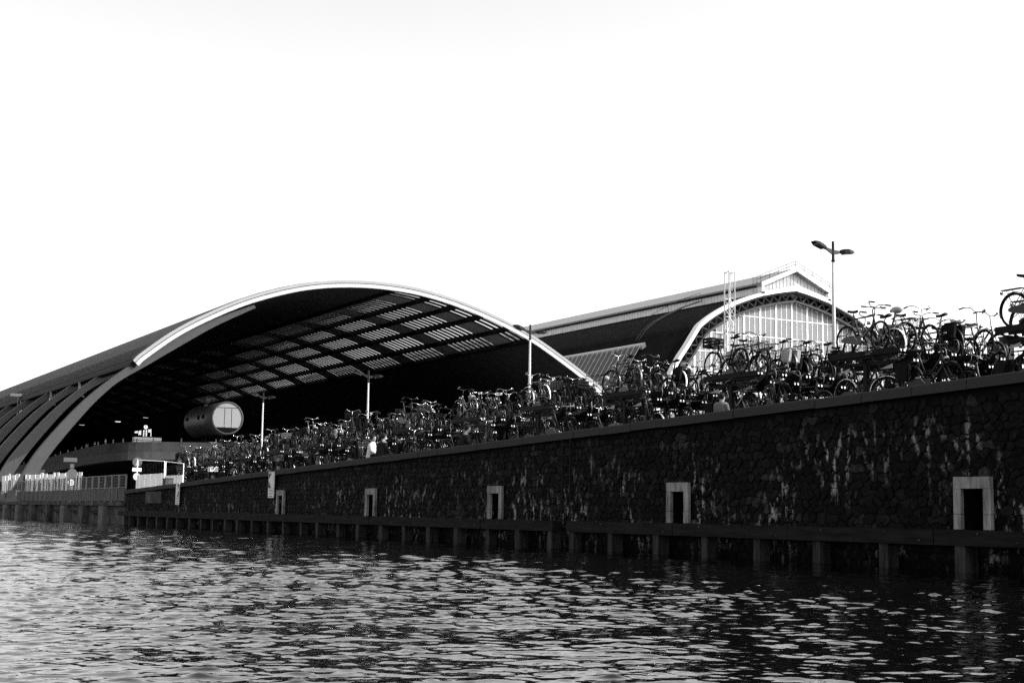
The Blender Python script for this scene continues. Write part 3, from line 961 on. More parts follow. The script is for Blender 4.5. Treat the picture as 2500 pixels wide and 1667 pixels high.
LOWTRAY = MB().box(-0.95, 0.95, -0.05, 0.05, 0.0, 0.018).box(-0.95, 0.95, -0.066, -0.05, 0.0, 0.06).box(-0.95, 0.95, 0.05, 0.066, 0.0, 0.06).tube([(-0.5, 0.0, 0.02), (-0.62, 0.0, 0.42), (-0.30, 0.0, 0.45), (-0.2, 0.0, 0.02)], 0.010, 5).mesh('floor_tray', 'rack_steel')

bike_rng = random.Random(2024)
N_ROWS = range(-1, 12)
def build_row(n):
    yc = ROW0 + PITCH_Y * n
    zg = coping_z(yc) - 0.03
    rk = thing('bicycle_rack', 'dark steel two-tier bicycle rack on the quay, %s from the right edge' % ORD[n + 1], 'bicycle rack', (X0, yc, zg), 'two-tier racks along the quay', math.pi / 2)
    # rack axes: local x = +Y (along the quay, away), local y = -X (towards the water)
    L = DX * (NB - 1)
    ht = 1.20
    for py in (0.0, -L / 2, -L):
        MB().box(-0.055, 0.055, py - 0.05, py + 0.05, 0.0, ht - 0.16).build('post', 'rack_steel', rk)
        # end arms carrying the tray beams
        MB().hexa([(-0.92, py - 0.03, ht - 0.20), (0.92, py - 0.03, ht - 0.20), (0.92, py + 0.03, ht - 0.20), (-0.92, py + 0.03, ht - 0.20),
                   (-0.98, py - 0.03, ht - 0.135), (0.98, py - 0.03, ht - 0.135), (0.98, py + 0.03, ht - 0.135), (-0.98, py + 0.03, ht - 0.135)]).build('arm', 'rack_steel', rk)
        MB().box(-0.60, 0.60, py - 0.09, py + 0.09, 0.0, 0.04).build('foot', 'rack_steel', rk)
    for sx in (-0.75, 0.0, 0.78):
        MB().box(sx - 0.04, sx + 0.04, -L - 0.15, 0.15, ht - 0.134, ht - 0.065).build('beam', 'rack_steel', rk)
    for k, gx in enumerate((-0.86, 0.48)):
        g_ = link('gusset', GUSSET, rk); g_.location = (gx if k else gx, 0.045, ht - 0.32)
        g_.rotation_euler = (0, 0, 0)
        if True: g_.scale = (-1, 1, 1); g_.location.x += 0.40
    for i in range(NB):
        hi = (i % 2 == 0)
        dz = 0.10 if hi else -0.10
        x = X0 + DX * i
        t = link('tray', TRAY, rk); t.location = (0, -DX * i, ht + dz - 0.02)
        h_ = link('pull_handle', HANDLE, t); h_.location = (TR_A, 0.0, 0.0)
        for s_ in (-1, 1):
            r_ = link('reflector', REFL, t); r_.location = (TR_A - 0.004, s_ * 0.05, -0.02)
        lt = link('floor_tray', LOWTRAY, rk); lt.location = (0, -DX * i, 0.005 if hi else 0.20)
        if not hi:
            MB().box(-0.6, -0.54, -DX * i - 0.03, -DX * i + 0.03, 0.0, 0.20).build('tray_leg', 'rack_steel', rk)
        for tier, z in (('upper', zg + ht + dz - 0.02), ('lower', zg + (0.022 if hi else 0.217))):
            spec = random_spec(bike_rng)
            skip = bike_rng.random()
            if tier == 'lower' and skip < 0.06: continue
            if tier == 'upper' and skip < 0.02 and i not in (0,): continue
            if n <= 1 and bike_rng.random() < 0.6: spec['bar_mat'] = 'black_paint'
            heading = -1 if bike_rng.random() < 0.55 else 1
            yoff = bike_rng.uniform(-0.10, 0.14) + (0.12 if tier == 'upper' else 0)
            key = (n, i, tier)
            if key in BIKE_OVERRIDE:
                ov = dict(BIKE_OVERRIDE[key]); heading = ov.pop('heading', heading); yoff = ov.pop('yoff', yoff); spec.update(ov)
            make_bike((x + bike_rng.uniform(-0.03, 0.03), yc + yoff, z), heading, spec, bike_label(spec, n, i, tier), 'bicycles parked in the quay racks')
BIKE_OVERRIDE = {
    (-1, 0, 'upper'): dict(kind='step', paint='black_paint', fork='black_paint', bar='swept', guards='black_paint', carrier='black_paint', saddle='leather', front_load=None, panniers=None, cover=False, dark_rim=False, heading=-1, yoff=0.12, yaw=0.0),
    (-1, 1, 'upper'): dict(kind='loop', paint='black_paint', guards='black_paint', carrier='black_paint', saddle='leather', front_load=None, panniers=None, cover=False, heading=-1),
    (0, 0, 'upper'): dict(kind='diamond', paint='mid_paint', fork='mid_paint', bar='flat', bar_mat='black_paint', guards=None, carrier=None, saddle='leather', front_load=None, panniers=None, cover=False, dark_rim=True, heading=-1, lamp=False, yoff=0.10),
    (0, 1, 'upper'): dict(kind='step', paint='silver', fork='silver', bar='swept', guards='paint_white', carrier='silver', heading=1, front_load=None, panniers=None),
    (0, 2, 'upper'): dict(kind='loop', paint='dark_paint', bar='high', cover=True, heading=1, front_load=None),
    (0, 4, 'upper'): dict(kind='loop', paint='black_paint', panniers='black', heading=-1),
    (0, 6, 'upper'): dict(kind='step', paint='black_paint', front_load='basket_dark', heading=1),
    (1, 0, 'upper'): dict(kind='loop', paint='black_paint', bar='high', front_load='crate_black', heading=1, panniers=None),
    (1, 1, 'upper'): dict(kind='step', paint='black_paint', front_load='basket_dark', bar='high', heading=-1, panniers=None),
    (1, 2, 'upper'): dict(kind='diamond', paint='black_paint', bar='swept', panniers='white', heading=-1, front_load=None),
    (1, 4, 'upper'): dict(kind='loop', paint='black_paint', panniers='white', heading=1),
    (2, 0, 'upper'): dict(kind='diamond', paint='black_paint', bar='swept', guards='silver', heading=1, front_load=None, panniers=None, saddle='leather', cover=False),
    (2, 1, 'upper'): dict(kind='diamond', paint='dark_paint', bar='swept', guards='silver', heading=-1, front_load=None, panniers=None),
    (3, 0, 'upper'): dict(kind='diamond', paint='silver', fork='silver', bar='swept', guards='paint_white', heading=1, front_load=None, panniers=None),
    (4, 0, 'upper'): dict(kind='step', paint='silver', fork='silver', bar='swept', guards='silver', heading=1, front_load=None, panniers=None),
    (5, 0, 'upper'): dict(kind='diamond', paint='mid_paint', bar='swept', guards='silver', heading=-1, front_load=None),
    (7, 0, 'upper'): dict(kind='diamond', paint='silver', fork='silver', bar='swept', guards='silver', heading=-1, front_load=None),
    (4, 0, 'lower'): dict(kind='loop', paint='black_paint', bar='swept', front_load='basket_pale', heading=-1),
    (7, 0, 'lower'): dict(front_load='basket_pale', heading=1),
    (8, 0, 'lower'): dict(front_load='basket_pale', heading=-1),
    (10, 0, 'lower'): dict(front_load='crate_white', heading=-1),
}
for n in N_ROWS:
    build_row(n)

# a few bicycles left standing loose in the aisles near the edge
loose_rng = random.Random(77)
LOOSE_WORD = ['nearest the water', 'further from the water']
for n in range(-1, 6):
    for q in range(2):
        spec = random_spec(loose_rng)
        spec.update(paint='black_paint' if q == 0 else 'dark_paint', fork='black_paint', bar_mat='black_paint' if n < 2 else 'chrome', guards='black_paint', roll=loose_rng.uniform(-0.16, 0.16), yaw=loose_rng.uniform(-0.5, 0.5), cover=False)
        yb = ROW0 + PITCH_Y * n + PITCH_Y / 2 + loose_rng.uniform(-0.5, 0.3)
        lb = '%s bicycle loose left of the %s rack from right, %s' % (PAINT_WORD[spec['paint']], ORD[n + 1], LOOSE_WORD[q])
        make_bike((1.7 + 1.5 * q + loose_rng.uniform(-0.2, 0.2), yb, coping_z(yb) - 0.028), loose_rng.choice((-1, 1)), spec, lb, 'bicycles standing loose between the racks')

# ------------------------------------------------------------------ new barrel roof over the bus station
RY0, RY1 = 127.2, 325.0
ARCH_PTS = [(11.85,13.97),(12.55,14.69),(15.24,16.82),(18.21,18.64),(22.05,20.54),(26.04,21.96),(29.33,22.74),(32.71,23.16),(36.19,23.27),(39.77,23.05),(43.44,22.42),(47.2,21.44),(50.58,20.30),(53.53,19.05),(56.53,17.44),(60.11,15.30),(65.5,11.6)]
_arc = catmull([(x, 0, z) for x, z in ARCH_PTS], 10)
def _arc_at_x(x):
    for i in range(len(_arc) - 1):
        if _arc[i].x <= x <= _arc[i + 1].x:
            t = (x - _arc[i].x) / (_arc[i + 1].x - _arc[i].x)
            return i + t
    return 0.0 if x < _arc[0].x else len(_arc) - 1.0
def arc_pt(u, off):
    """point at index u of the arch, off metres inwards (towards the inside of the roof)"""
    u = max(0.0, min(len(_arc) - 1.001, u))
    i = int(u); t = u - i
    p = _arc[i].lerp(_arc[i + 1], t)
    a = _arc[max(i - 1, 0)]; b = _arc[min(i + 2, len(_arc) - 1)]
    d = (b - a).normalized()
    nrm = Vector((d.z, 0, -d.x))        # right of travel: inwards / down
    return p + nrm * off
def arc_slab(mb, xa, xb, y0, y1, o0, o1, step=2.0):
    ua, ub = _arc_at_x(xa), _arc_at_x(xb)
    n = max(1, int((ub - ua) / step))
    vs, fs = [], []
    for i in range(n + 1):
        u = ua + (ub - ua) * i / n
        for yy in (y0, y1):
            for off in (o0, o1):
                p = arc_pt(u, off); vs.append((p.x, yy, p.z))
    for i in range(n):
        a, b = i * 4, (i + 1) * 4
        fs += [(a, b, b + 2, a + 2), (a + 1, a + 3, b + 3, b + 1), (a, a + 1, b + 1, b), (a + 2, b + 2, b + 3, a + 3)]
    fs += [(0, 2, 3, 1), (n*4, n*4+1, n*4+3, n*4+2)]
    mb.add(vs, fs)
    return mb
roof = thing('barrel_roof', 'huge dark barrel roof with white arched rim and glazed strips, on curved legs', 'roof', (0, 0, 0))
roof.location = (3, RY0, LOW_Z)
def rmb(mb, name, mat, parent=None, smooth=False):
    mb.v = [(x - 3, y - RY0, z - LOW_Z) for x, y, z in mb.v]
    return mb.build(name, mat, parent or roof, smooth)
XS = [37.2, 41.3, 44.35, 47.3, 50.4, 53.0]       # edges of the glazed rows
# solid parts of the shell: outer sheet above, dark lining below
sh = MB()
arc_slab(sh, 11.85, XS[0], RY0 + 0.12, RY1, 0.0, 0.22)
rmb(sh, 'roof_sheet', 'roof_metal', smooth=False)
ln = MB(); arc_slab(ln, 12.2, XS[0], RY0 + 0.14, RY1, 0.225, 0.55); rmb(ln, 'lining', 'soffit')
sh = MB(); arc_slab(sh, XS[5], 65.4, RY0 + 0.12, RY1, 0.0, 0.22); rmb(sh, 'roof_sheet', 'roof_metal')
ln = MB(); arc_slab(ln, XS[5], 65.4, RY0 + 0.14, RY1, 0.225, 0.55); rmb(ln, 'lining', 'soffit')
# glazed bays: 8 glass strips each, between solid bands over the arch ribs
bays = []
y = RY0 + 0.14
first_gap = 132.6
bands = []
c = first_gap
while c < RY1 - 3:
    bands.append((c - 1.7, c + 1.7)); c += 12.15
prev = RY0 + 0.14
for a_, b_ in bands:
    bays.append((prev, a_)); prev = b_
    bd = MB(); arc_slab(bd, XS[0], XS[5], a_, b_, 0.30, 0.50); rmb(bd, 'roof_band', 'roof_band')
GLZ = 247.0
bays.append((prev, RY1))
for j in range(6):
    pu = MB(); xa = XS[j] - 0.2; xb = XS[j] + 0.2
    arc_slab(pu, xa, xb, RY0 + 0.15, RY1, 0.36, 0.80, 1.0)
    rmb(pu, 'purlin', 'purlin')
pane_cnt = 0
pane_rest = MB()
pane_specs = []
for bi, (ya, yb) in enumerate(bays):
    if ya > GLZ:
        bd = MB(); arc_slab(bd, XS[0], XS[5], ya, yb, 0.30, 0.52); rmb(bd, 'roof_band', 'soffit'); continue  # dark sheet in place of far glass that dims out
    nst = max(2, round((yb - ya) / 1.09))
    pitch = (yb - ya) / nst
    for j in range(5):
        if ya > (175, 195, 212, 226, 240)[j]:
            bd = MB(); arc_slab(bd, XS[j], XS[j + 1], ya, yb, 0.30, 0.515); rmb(bd, 'roof_band', 'soffit'); continue  # upper rows dim out sooner: dark sheet replaces their glass
        xa, xb = XS[j] + 0.2, XS[j + 1] - 0.2
        bars = MB()
        for k in range(nst + 1):
            yc = ya + pitch * k
            w_ = pitch * 0.17
            y0_, y1_ = max(ya, yc - w_), min(yb, yc + w_)
            if y1_ - y0_ > 0.02: arc_slab(bars, xa, xb, y0_, y1_, 0.38, 0.515, 3.0)
        rmb(bars, 'glazing_bars', 'glazing_bar')
        for k in range(nst):
            pane_specs.append((ya + pitch * (k + 0.17), ya + pitch * (k + 0.83), xa, xb))
pane_specs.sort(key=lambda s: s[0])
for i, (y0_, y1_, xa, xb) in enumerate(pane_specs):
    if i < 300:
        pn = MB(); arc_slab(pn, xa, xb, y0_ + 0.01, y1_ - 0.01, 0.38, 0.405, 3.0); rmb(pn, 'glass_pane', 'strip_glass')
    else:
        arc_slab(pane_rest, xa, xb, y0_ + 0.01, y1_ - 0.01, 0.38, 0.405, 3.0)
tag(rmb(pane_rest, 'distant_panes', 'strip_glass'), kind='stuff')
# standing seams of the outer sheet
sm = MB()
yy = RY0 + 0.7
while yy < 300:
    arc_slab(sm, 11.9, 31.0, yy, yy + 0.09, -0.13, 0.0, 5.0); yy += 0.75
tag(rmb(sm, 'standing_seams', 'roof_metal'), kind='stuff')
# white arched rim: two bands with a dark joint between
for o0, o1, mt, nm in ((-0.04, 0.235, 'fascia_grey', 'fascia_band'), (0.235, 0.30, 'purlin', 'fascia_joint'), (0.30, 0.66, 'fascia', 'fascia_band')):
    fb = MB(); arc_slab(fb, 11.85, 65.5, RY0 - (0.05 if nm == 'fascia_band' else 0.0), RY0 + 0.11, o0, o1, 1.0); rmb(fb, nm, mt)
# eave gutter along the water side
ge = MB()
ge.prism([(11.55, 13.50), (12.1, 13.35), (12.35, 13.9), (11.80, 13.95)], 'y', RY0 + 0.3, RY1); rmb(ge, 'gutter', 'purlin')
# curved legs, each running up under the roof as a rib
LEG_OUT = [(1.60,1.2),(2.75,3.2),(3.55,4.75),(4.38,6.05),(5.94,8.05),(7.77,10.15),(9.75,12.0),(12.3,14.0),(15.3,16.1),(19.0,18.25),(23.0,20.0)]
LEG_IN  = [(2.85,1.2),(3.95,3.2),(4.78,4.75),(5.62,6.05),(7.1,8.05),(8.8,10.15),(10.7,12.0),(13.2,13.65),(15.9,15.45),(19.3,17.65),(23.2,19.75)]
def leg(yc):
    A = catmull([(x, 0, z) for x, z in LEG_OUT], 4); B = catmull([(x, 0, z) for x, z in LEG_IN], 4)
    mb = MB(); vs, fs = [], []
    for a_, b_ in zip(A, B):
        for yy in (yc, yc + 0.85):
            vs.append((a_.x, yy, a_.z)); vs.append((b_.x, yy, b_.z))
    n = len(A)
    for i in range(n - 1):
        p, q = i * 4, (i + 1) * 4
        fs += [(p, p+1, q+1, q), (p+2, q+2, q+3, p+3), (p, q, q+2, p+2), (p+1, p+3, q+3, q+1)]
    fs += [(0, 2, 3, 1), ((n-1)*4, (n-1)*4+1, (n-1)*4+3, (n-1)*4+2)]
    mb.add(vs, fs)
    return mb
for k in range(14):
    rmb(leg(RY0 + 0.35 + 12.0 * k), 'leg', 'leg')
# dark walls inside: right-hand side and far end
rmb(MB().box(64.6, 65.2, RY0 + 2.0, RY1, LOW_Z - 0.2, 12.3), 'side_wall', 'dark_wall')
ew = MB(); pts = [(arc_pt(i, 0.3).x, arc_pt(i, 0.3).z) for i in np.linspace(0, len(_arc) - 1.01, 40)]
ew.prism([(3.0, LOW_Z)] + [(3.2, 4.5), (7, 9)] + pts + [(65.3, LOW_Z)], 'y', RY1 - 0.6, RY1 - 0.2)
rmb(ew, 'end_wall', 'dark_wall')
# floodlights hung under the eave
for k, (yy, zz, name_) in enumerate(((147.5, 13.0, 'first'), (161.7, 13.0, 'second'), (179.4, 13.0, 'third'))):
    t = thing('eave_floodlight', 'small pale floodlight under the barrel roof eave, %s from the white rim' % name_, 'floodlight', (11.6, yy, zz), 'floodlights under the eave')
    MB().tube([(0, 0, 0.5), (0, 0, -0.3)], 0.12, 8).build('stem', 'galv', t)
    MB().lathe([(0.14, -0.55), (0.22, -0.35), (0.16, 0.0)], 10, (0, 0, -0.3)).build('housing', 'paint_white', t)
    MB().tube([(0.0, 0, -0.8), (0.5, -0.2, -1.0)], 0.12, 6).build('lamp_head', 'galv', t)
t = thing('camera_mast', 'thin pale camera bracket standing above the eave of the barrel roof', 'camera mast', (11.6, 181.5, 12.9))
MB().tube([(0, 0, -1.0), (0, 0, 1.5)], 0.07, 6).build('pole', 'galv', t)
MB().box(-0.9, 0.4, -0.2, 0.2, 1.3, 1.65).build('camera_housing', 'galv', t)

# ------------------------------------------------------------------ raised bus deck with its ramp
deck = thing('bus_deck', 'grey curved bus deck edge and descending ramp under the barrel roof', 'bus deck', (12, 135, LOW_Z))
path = [(70, 135.0, 6.75), (30, 135.0, 6.45), (18.7, 135.0, 6.28), (14.5, 135.3, 6.15), (12.7, 137.0, 6.02), (12.1, 140.5, 5.92), (12.0, 150, 5.70), (12.0, 165, 5.28), (12.0, 178, 4.9), (12.0, 193, 4.40), (12.0, 230, 3.0)]
pc = catmull(path, 4)
def ribbon(dz0, dz1, d_in, d_out):
    mb = MB(); vs, fs = [], []
    for i, p in enumerate(pc):
        a_ = pc[max(i - 1, 0)]; b_ = pc[min(i + 1, len(pc) - 1)]
        d = (b_ - a_); d.z = 0; d.normalize()
        nrm = Vector((-d.y, d.x, 0))          # outwards: towards camera / water
        for off in (d_out, d_in):
            for dz in (dz0, dz1):
                q = p + nrm * off; vs.append((q.x - 12, q.y - 135, q.z + dz - LOW_Z))
    n = len(pc)
    for i in range(n - 1):
        p, q = i * 4, (i + 1) * 4
        fs += [(p, q, q+1, p+1), (p+2, p+3, q+3, q+2), (p+1, q+1, q+3, p+3), (p, p+2, q+2, q)]
    fs += [(0, 1, 3, 2), ((n-1)*4, (n-1)*4+2, (n-1)*4+3, (n-1)*4+1)]
    return mb.add(vs, fs)
ribbon(-0.76, 0.0, -0.6, 0.0).build('deck_fascia', 'slab', deck)
ribbon(0.0, 0.95, -0.12, -0.05).build('parapet', 'soffit', deck)
sl = MB()
sl.box(1.2, 52, 1.2, 40, 4.35, 4.75)
sl.build('deck_slab', 'dark_wall', deck)
MB().hexa([(0.5,6,4.0),(8,6,4.0),(8,95,1.1),(0.5,95,1.1),(0.5,6,4.6),(8,6,4.6),(8,95,1.7),(0.5,95,1.7)]).build('ramp_slab', 'dark_wall', deck)
for i, p in enumerate(pc[4:34:2]):
    if p.y < 200:
        MB().box(-0.05, 0.05, -0.05, 0.05, 0.0, 0.35).build('railing_post', 'mid_paint', deck).location = (p.x - 12 + 0.1, p.y - 135 + 0.1, p.z + 0.95 - LOW_Z)
for xx, yy in ((4, 6), (4, 24), (4, 42), (14, 4), (26, 4), (38, 4)):
    MB().lathe([(0.4, 0), (0.4, 4.4)], 12, (xx, yy, 0)).build('column', 'dark_wall', deck)
# lower cross beam under the ramp
MB().hexa([(-6,4,2.55),(-5,4,2.55),(-5,75,1.9),(-6,75,1.9),(-6,4,3.1),(-5,4,3.1),(-5,75,2.5),(-6,75,2.5)]).build('edge_beam', 'lower_conc', deck)

# things on the deck
t = thing('bus_kiosk', 'low pale slatted kiosk with a banner on the bus deck', 'kiosk', (14.6, 136.3, 6.2))
MB().box(0, 2.6, 0, 0.8, 0.72, 1.08).build('bench_side', 'galv', t)
MB().box(0, 2.6, 0.02, 0.8, 1.14, 1.42).build('bench_side', 'galv', t)
for k, (x0, x1, a, b) in enumerate(((0.0, 0.28, 1.78, 1.95), (0.36, 0.62, 1.62, 2.0), (0.80, 0.92, 1.5, 2.08), (1.05, 1.18, 1.5, 2.12), (1.28, 1.58, 1.9, 2.18), (1.52, 1.60, 1.5, 1.9))):
    MB().hexa([(x0,0,a),(x1,0,a),(x1,0.05,a),(x0,0.05,a),(x0,0,b),(x1,0,b+0.05),(x1,0.05,b+0.05),(x0,0.05,b)]).build('banner_piece', 'lamp_pole', t)
t = thing('station_clock', 'round pale clock on a thin pole above the bus deck', 'clock', (15.75, 136.8, 6.2))
MB().tube([(0, 0, 0.7), (0, 0, 2.2)], 0.03, 6).build('pole', 'mid_paint', t)
MB().lathe([(0.19, -0.06), (0.19, 0.06)], 24, (0, 0, 2.42), 'y').build('dial', 'sign_white', t)
hd = MB(); hd.box(-0.015, 0.015, -0.075, -0.065, 2.40, 2.56); hd.box(-0.11, 0.02, -0.078, -0.066, 2.39, 2.425)
hd.build('hands', 'black_paint', t)
for k, (xx, yy, zz, nm) in enumerate(((12.6, 150, 9.3, 'nearest the curved legs'), (13.6, 139, 9.15, 'above the station clock'), (17.3, 143, 9.9, 'beside the grey tube cabin'))):
    t = thing('deck_light', 'short glowing strip light hanging in the dark hall, %s' % nm, 'light', (xx, yy, zz), 'strip lights over the bus deck')
    MB().box(-0.25, 0.25, -0.04, 0.04, -0.03, 0.03).build('tube', 'paint_white', t)
    MB().box(-0.28, 0.28, -0.05, 0.05, 0.032, 0.07).build('housing', 'mid_paint', t)
# small posts added for the pale specks along the ramp edge
br = random.Random(5)
for k in range(9):
    yy = 138 + k * 3.9 + br.uniform(-1.4, 1.4)
    zz = np.interp(yy, [137, 140.5, 150, 165, 178], [6.02, 5.92, 5.7, 5.28, 4.9]) + 0.95
    t = thing('speck_post', 'small post added for a pale speck on the ramp parapet, %s from the clock' % ORD[k], 'speck', (12.35, yy, float(zz)), 'speck posts along the ramp')
    hh = br.uniform(0.15, 0.45)
    MB().lathe([(0.06, 0), (0.06, hh), (0.03, hh + 0.08)], 8).build('post', 'mid_paint', t)
    MB().lathe([(0.085, hh * 0.5), (0.085, hh * 0.75)], 8).build('collar', 'galv', t)

# ------------------------------------------------------------------ tube cabin
PX, PY, PZ, PR = 23.24, 135.0, 9.74, 1.63
pod = thing('tube_cabin', 'dark grey horizontal tube cabin with a big round window under the roof', 'cabin', (PX, PY, PZ - PR))
n = 48
shell = MB(); vs, fs = [], []
prof = [(0.0, PR * 0.97), (0.0, PR), (3.0, PR), (6.0, PR), (9.0, PR), (9.5, PR * 0.97), (9.8, PR * 0.85)]
for h_, r_ in prof:
    for k in range(n):
        a = 2 * math.pi * k / n
        vs.append((r_ * math.cos(a), h_, PR + r_ * math.sin(a)))
for i in range(len(prof) - 1):
    for k in range(n): fs.append((i*n+k, i*n+(k+1)%n, (i+1)*n+(k+1)%n, (i+1)*n+k))
fs.append(tuple((len(prof)-1)*n+k for k in range(n)))
shell.add(vs, fs).build('shell', 'pod', pod, True)
ring = MB(); vs, fs = [], []
for h_, r_ in ((0.0, PR * 0.97), (-0.03, PR * 0.985), (-0.03, PR * 0.905), (0.15, PR * 0.885)):
    for k in range(n):
        a = 2 * math.pi * k / n; vs.append((r_ * math.cos(a), h_, PR + r_ * math.sin(a)))
for i in range(3):
    for k in range(n): fs.append((i*n+k, i*n+(k+1)%n, (i+1)*n+(k+1)%n, (i+1)*n+k))
ring.add(vs, fs).build('window_rim', 'leg', pod, True)
WRr = PR * 0.885
def chord_poly(x0, x1, z0, z1, k=10):
    """part of the window disc inside the box"""
    out = []
    xs = np.linspace(x0, x1, k)
    lo = [max(z0, -math.sqrt(max(0, WRr**2 - x*x))) for x in xs]; hi = [min(z1, math.sqrt(max(0, WRr**2 - x*x))) for x in xs]
    return [(x, PR + a) for x, a in zip(xs, lo)] + [(x, PR + b) for x, b in zip(xs[::-1], hi[::-1])]
zt, zb = 0.60 * PR, -0.56 * PR
for x0, x1, z0, z1, mt, nm in ((-WRr, -0.32, zb, zt, 'pod_glass', 'window_pane'), (-0.26, 0.39, zb, zt, 'pod_glass', 'window_pane'), (0.45, WRr, zb, zt, 'pod_glass', 'window_pane'),
                               (-WRr * 0.68, WRr * 0.68, zt + 0.06, WRr, 'pod_glass', 'window_pane'), (-WRr * 0.75, WRr * 0.75, -WRr, zb - 0.03, 'dark_wall', 'floor_panel')):
    MB().prism(chord_poly(x0 * 0.995, x1 * 0.995, z0, z1), 'y', 0.03, 0.06).build(nm, mt, pod)
MB().lathe([(WRr * 1.0, 0.08), (WRr * 1.0, 0.11)], 40, (0, 0, PR), 'y').build('window_back', 'dark_wall', pod)
for yy in (2.3, 3.9, 7.8):
    a = math.pi - 0.02
    w_ = MB().box(-PR - 0.015, -PR + 0.12, yy, yy + 0.75, PR - 0.05, PR + 0.38)
    wo_ = w_.build('side_window', 'black_void', pod)
    MB().box(-PR - 0.04, -PR + 0.1, yy - 0.05, yy + 0.8, PR - 0.12, PR - 0.055).build('sill', 'galv', wo_)
MB().tube([(0, 2, 0.05), (0, 2, -2.3)], 0.25, 10).build('support', 'dark_wall', pod)
MB().tube([(0, 7.5, 0.05), (0, 7.5, -2.3)], 0.25, 10).build('support', 'dark_wall', pod)
t = thing('roof_ventilator', 'small round ventilator on top of the tube cabin', 'ventilator', (PX - 0.85, PY + 4.4, PZ + 1.30))
MB().lathe([(0.16, 0.0), (0.16, 0.25), (0.35, 0.4), (0.42, 0.62), (0.34, 0.85), (0.1, 0.95)], 14).build('cowl', 'mid_paint', t)
MB().lathe([(0.10, 0.0), (0.10, 0.04)], 10, (-0.3, -0.1, 0.6), 'x').build('outlet', 'black_void', t)

# ------------------------------------------------------------------ lower quay and its fence
lq = thing('lower_quay_wall', 'low stained concrete quay edge with square buttresses at the far left', 'wall', (0, 100, 0))
def lqb(mb, nm, mt):
    mb.v = [(x, y - 100, z) for x, y, z in mb.v]; return mb.build(nm, mt, lq)
lqb(MB().box(0.0, 0.52, Y_END + 0.03, 320, -1.2, LOW_Z - 0.22), 'quay_face', 'lower_conc')
yy = Y_END + 0.04; qr = random.Random(9)
while yy < 300:
    L = 5.2
    lqb(MB().box(-0.22 + qr.uniform(-.02, .02), 0.9, yy, yy + L - 0.03, LOW_Z - 0.215, LOW_Z), 'edge_slab', 'lower_conc')
    yy += L
yy = Y_END + 3.5
while yy < 300:
    lqb(MB().box(-0.40, -0.002, yy, yy + 1.1, -1.0, LOW_Z - 0.24), 'buttress', 'pale_conc' if qr.random() < 0.35 else 'lower_conc')
    lqb(MB().box(-0.2, -0.003, yy + 1.15, yy + 4.2, 0.55, 0.72), 'waling', 'timber')
    yy += 5.3
# temporary fence: boards below, mesh above
fence = thing('site_fence', 'temporary fence of grey boards with mesh above along the lower quay', 'fence', (1.0, 84.0, LOW_Z))
FN, FP = 20, 1.72
for k in range(FN + 1):
    yk = k * FP
    for dy in (-0.09, 0.09):
        MB().box(-0.02, 0.02, yk + dy - 0.02, yk + dy + 0.02, 0, 1.62).build('post', 'mid_paint', fence)
    if k == FN: break
    MB().box(-0.045, -0.02, yk + 0.12, yk + FP - 0.12, 0.06, 0.80 + 0.01 * (k % 3)).build('board', 'fence_board', fence)
    for zz in (0.86, 1.60):
        MB().tube([(0, yk + 0.1, zz), (0, yk + FP - 0.1, zz)], 0.018, 5).build('rail', 'mid_paint', fence)
    ms = MB()
    for q in range(1, 12):
        yq = yk + 0.1 + q * (FP - 0.2) / 12
        ms.box(-0.004, 0.004, yq - 0.004, yq + 0.004, 0.88, 1.59)
    for zz in (1.05, 1.25, 1.42): ms.box(-0.004, 0.004, yk + 0.1, yk + FP - 0.1, zz - 0.004, zz + 0.004)
    ms.build('mesh_panel', 'dark_paint', fence)
# pale concrete blocks left of the fence
for k, (y0, y1, h_, word) in enumerate(((119.4, 123.4, 0.95, 'just right of the first leg'), (126.0, 131.0, 0.9, 'behind the first leg'), (131.3, 137.5, 0.95, 'left of the first leg'), (138, 144, 0.95, 'at the left edge of the picture'))):
    t = thing('concrete_block', 'long pale concrete barrier on the lower quay, %s' % word, 'barrier', (1.2, y0, LOW_Z), 'concrete barriers')
    MB().prism([(-0.3, 0), (0.3, 0), (0.2, 0.3), (0.14, h_), (-0.14, h_), (-0.2, 0.3)], 'y', 0.0, y1 - y0).build('barrier_body', 'pale_conc', t)
    MB().box(-0.05, 0.05, 0.8, 0.95, h_, h_ + 0.06).build('lifting_eye', 'mid_paint', t)
# white boards stand in for daylight gaps under the ramp, dark strips for silhouettes
t = thing('white_boards', 'row of white stand-in boards for daylight gaps behind the grey fence', 'white_board', (3.2, 106, LOW_Z))
hr = random.Random(4)
yy = 0.0
while yy < 34:
    w_ = hr.uniform(0.7, 2.0)
    sk = hr.uniform(-0.25, 0.25)
    h0, h1 = 0.85, 2.22 + yy * 0.008 + hr.uniform(-0.12, 0.1)
    MB().hexa([(0, yy, h0), (0.04, yy, h0), (0.04, yy + w_, h0), (0, yy + w_, h0), (0, yy + sk, h1), (0.04, yy + sk, h1), (0.04, yy + w_ + sk * 0.4, h1 + 0.03), (0, yy + w_ + sk * 0.4, h1 + 0.03)]).build('board', 'white_board', t)
    for q in range(hr.choice((1, 1, 2))):
        ya = yy + hr.uniform(0.1, w_ - 0.2); tw = hr.uniform(0.08, 0.28); sl_ = hr.uniform(-0.3, 0.3); zt_ = hr.uniform(1.5, 2.2)
        MB().hexa([(-0.03, ya, 0.8), (-0.005, ya, 0.8), (-0.005, ya + tw, 0.8), (-0.03, ya + tw, 0.8), (-0.03, ya + sl_, zt_), (-0.005, ya + sl_, zt_), (-0.005, ya + sl_ + tw * 0.4, zt_), (-0.03, ya + sl_ + tw * 0.4, zt_)]).build('silhouette_strip', 'dark_wall', t)
    yy += w_ + hr.uniform(0.12, 0.5)
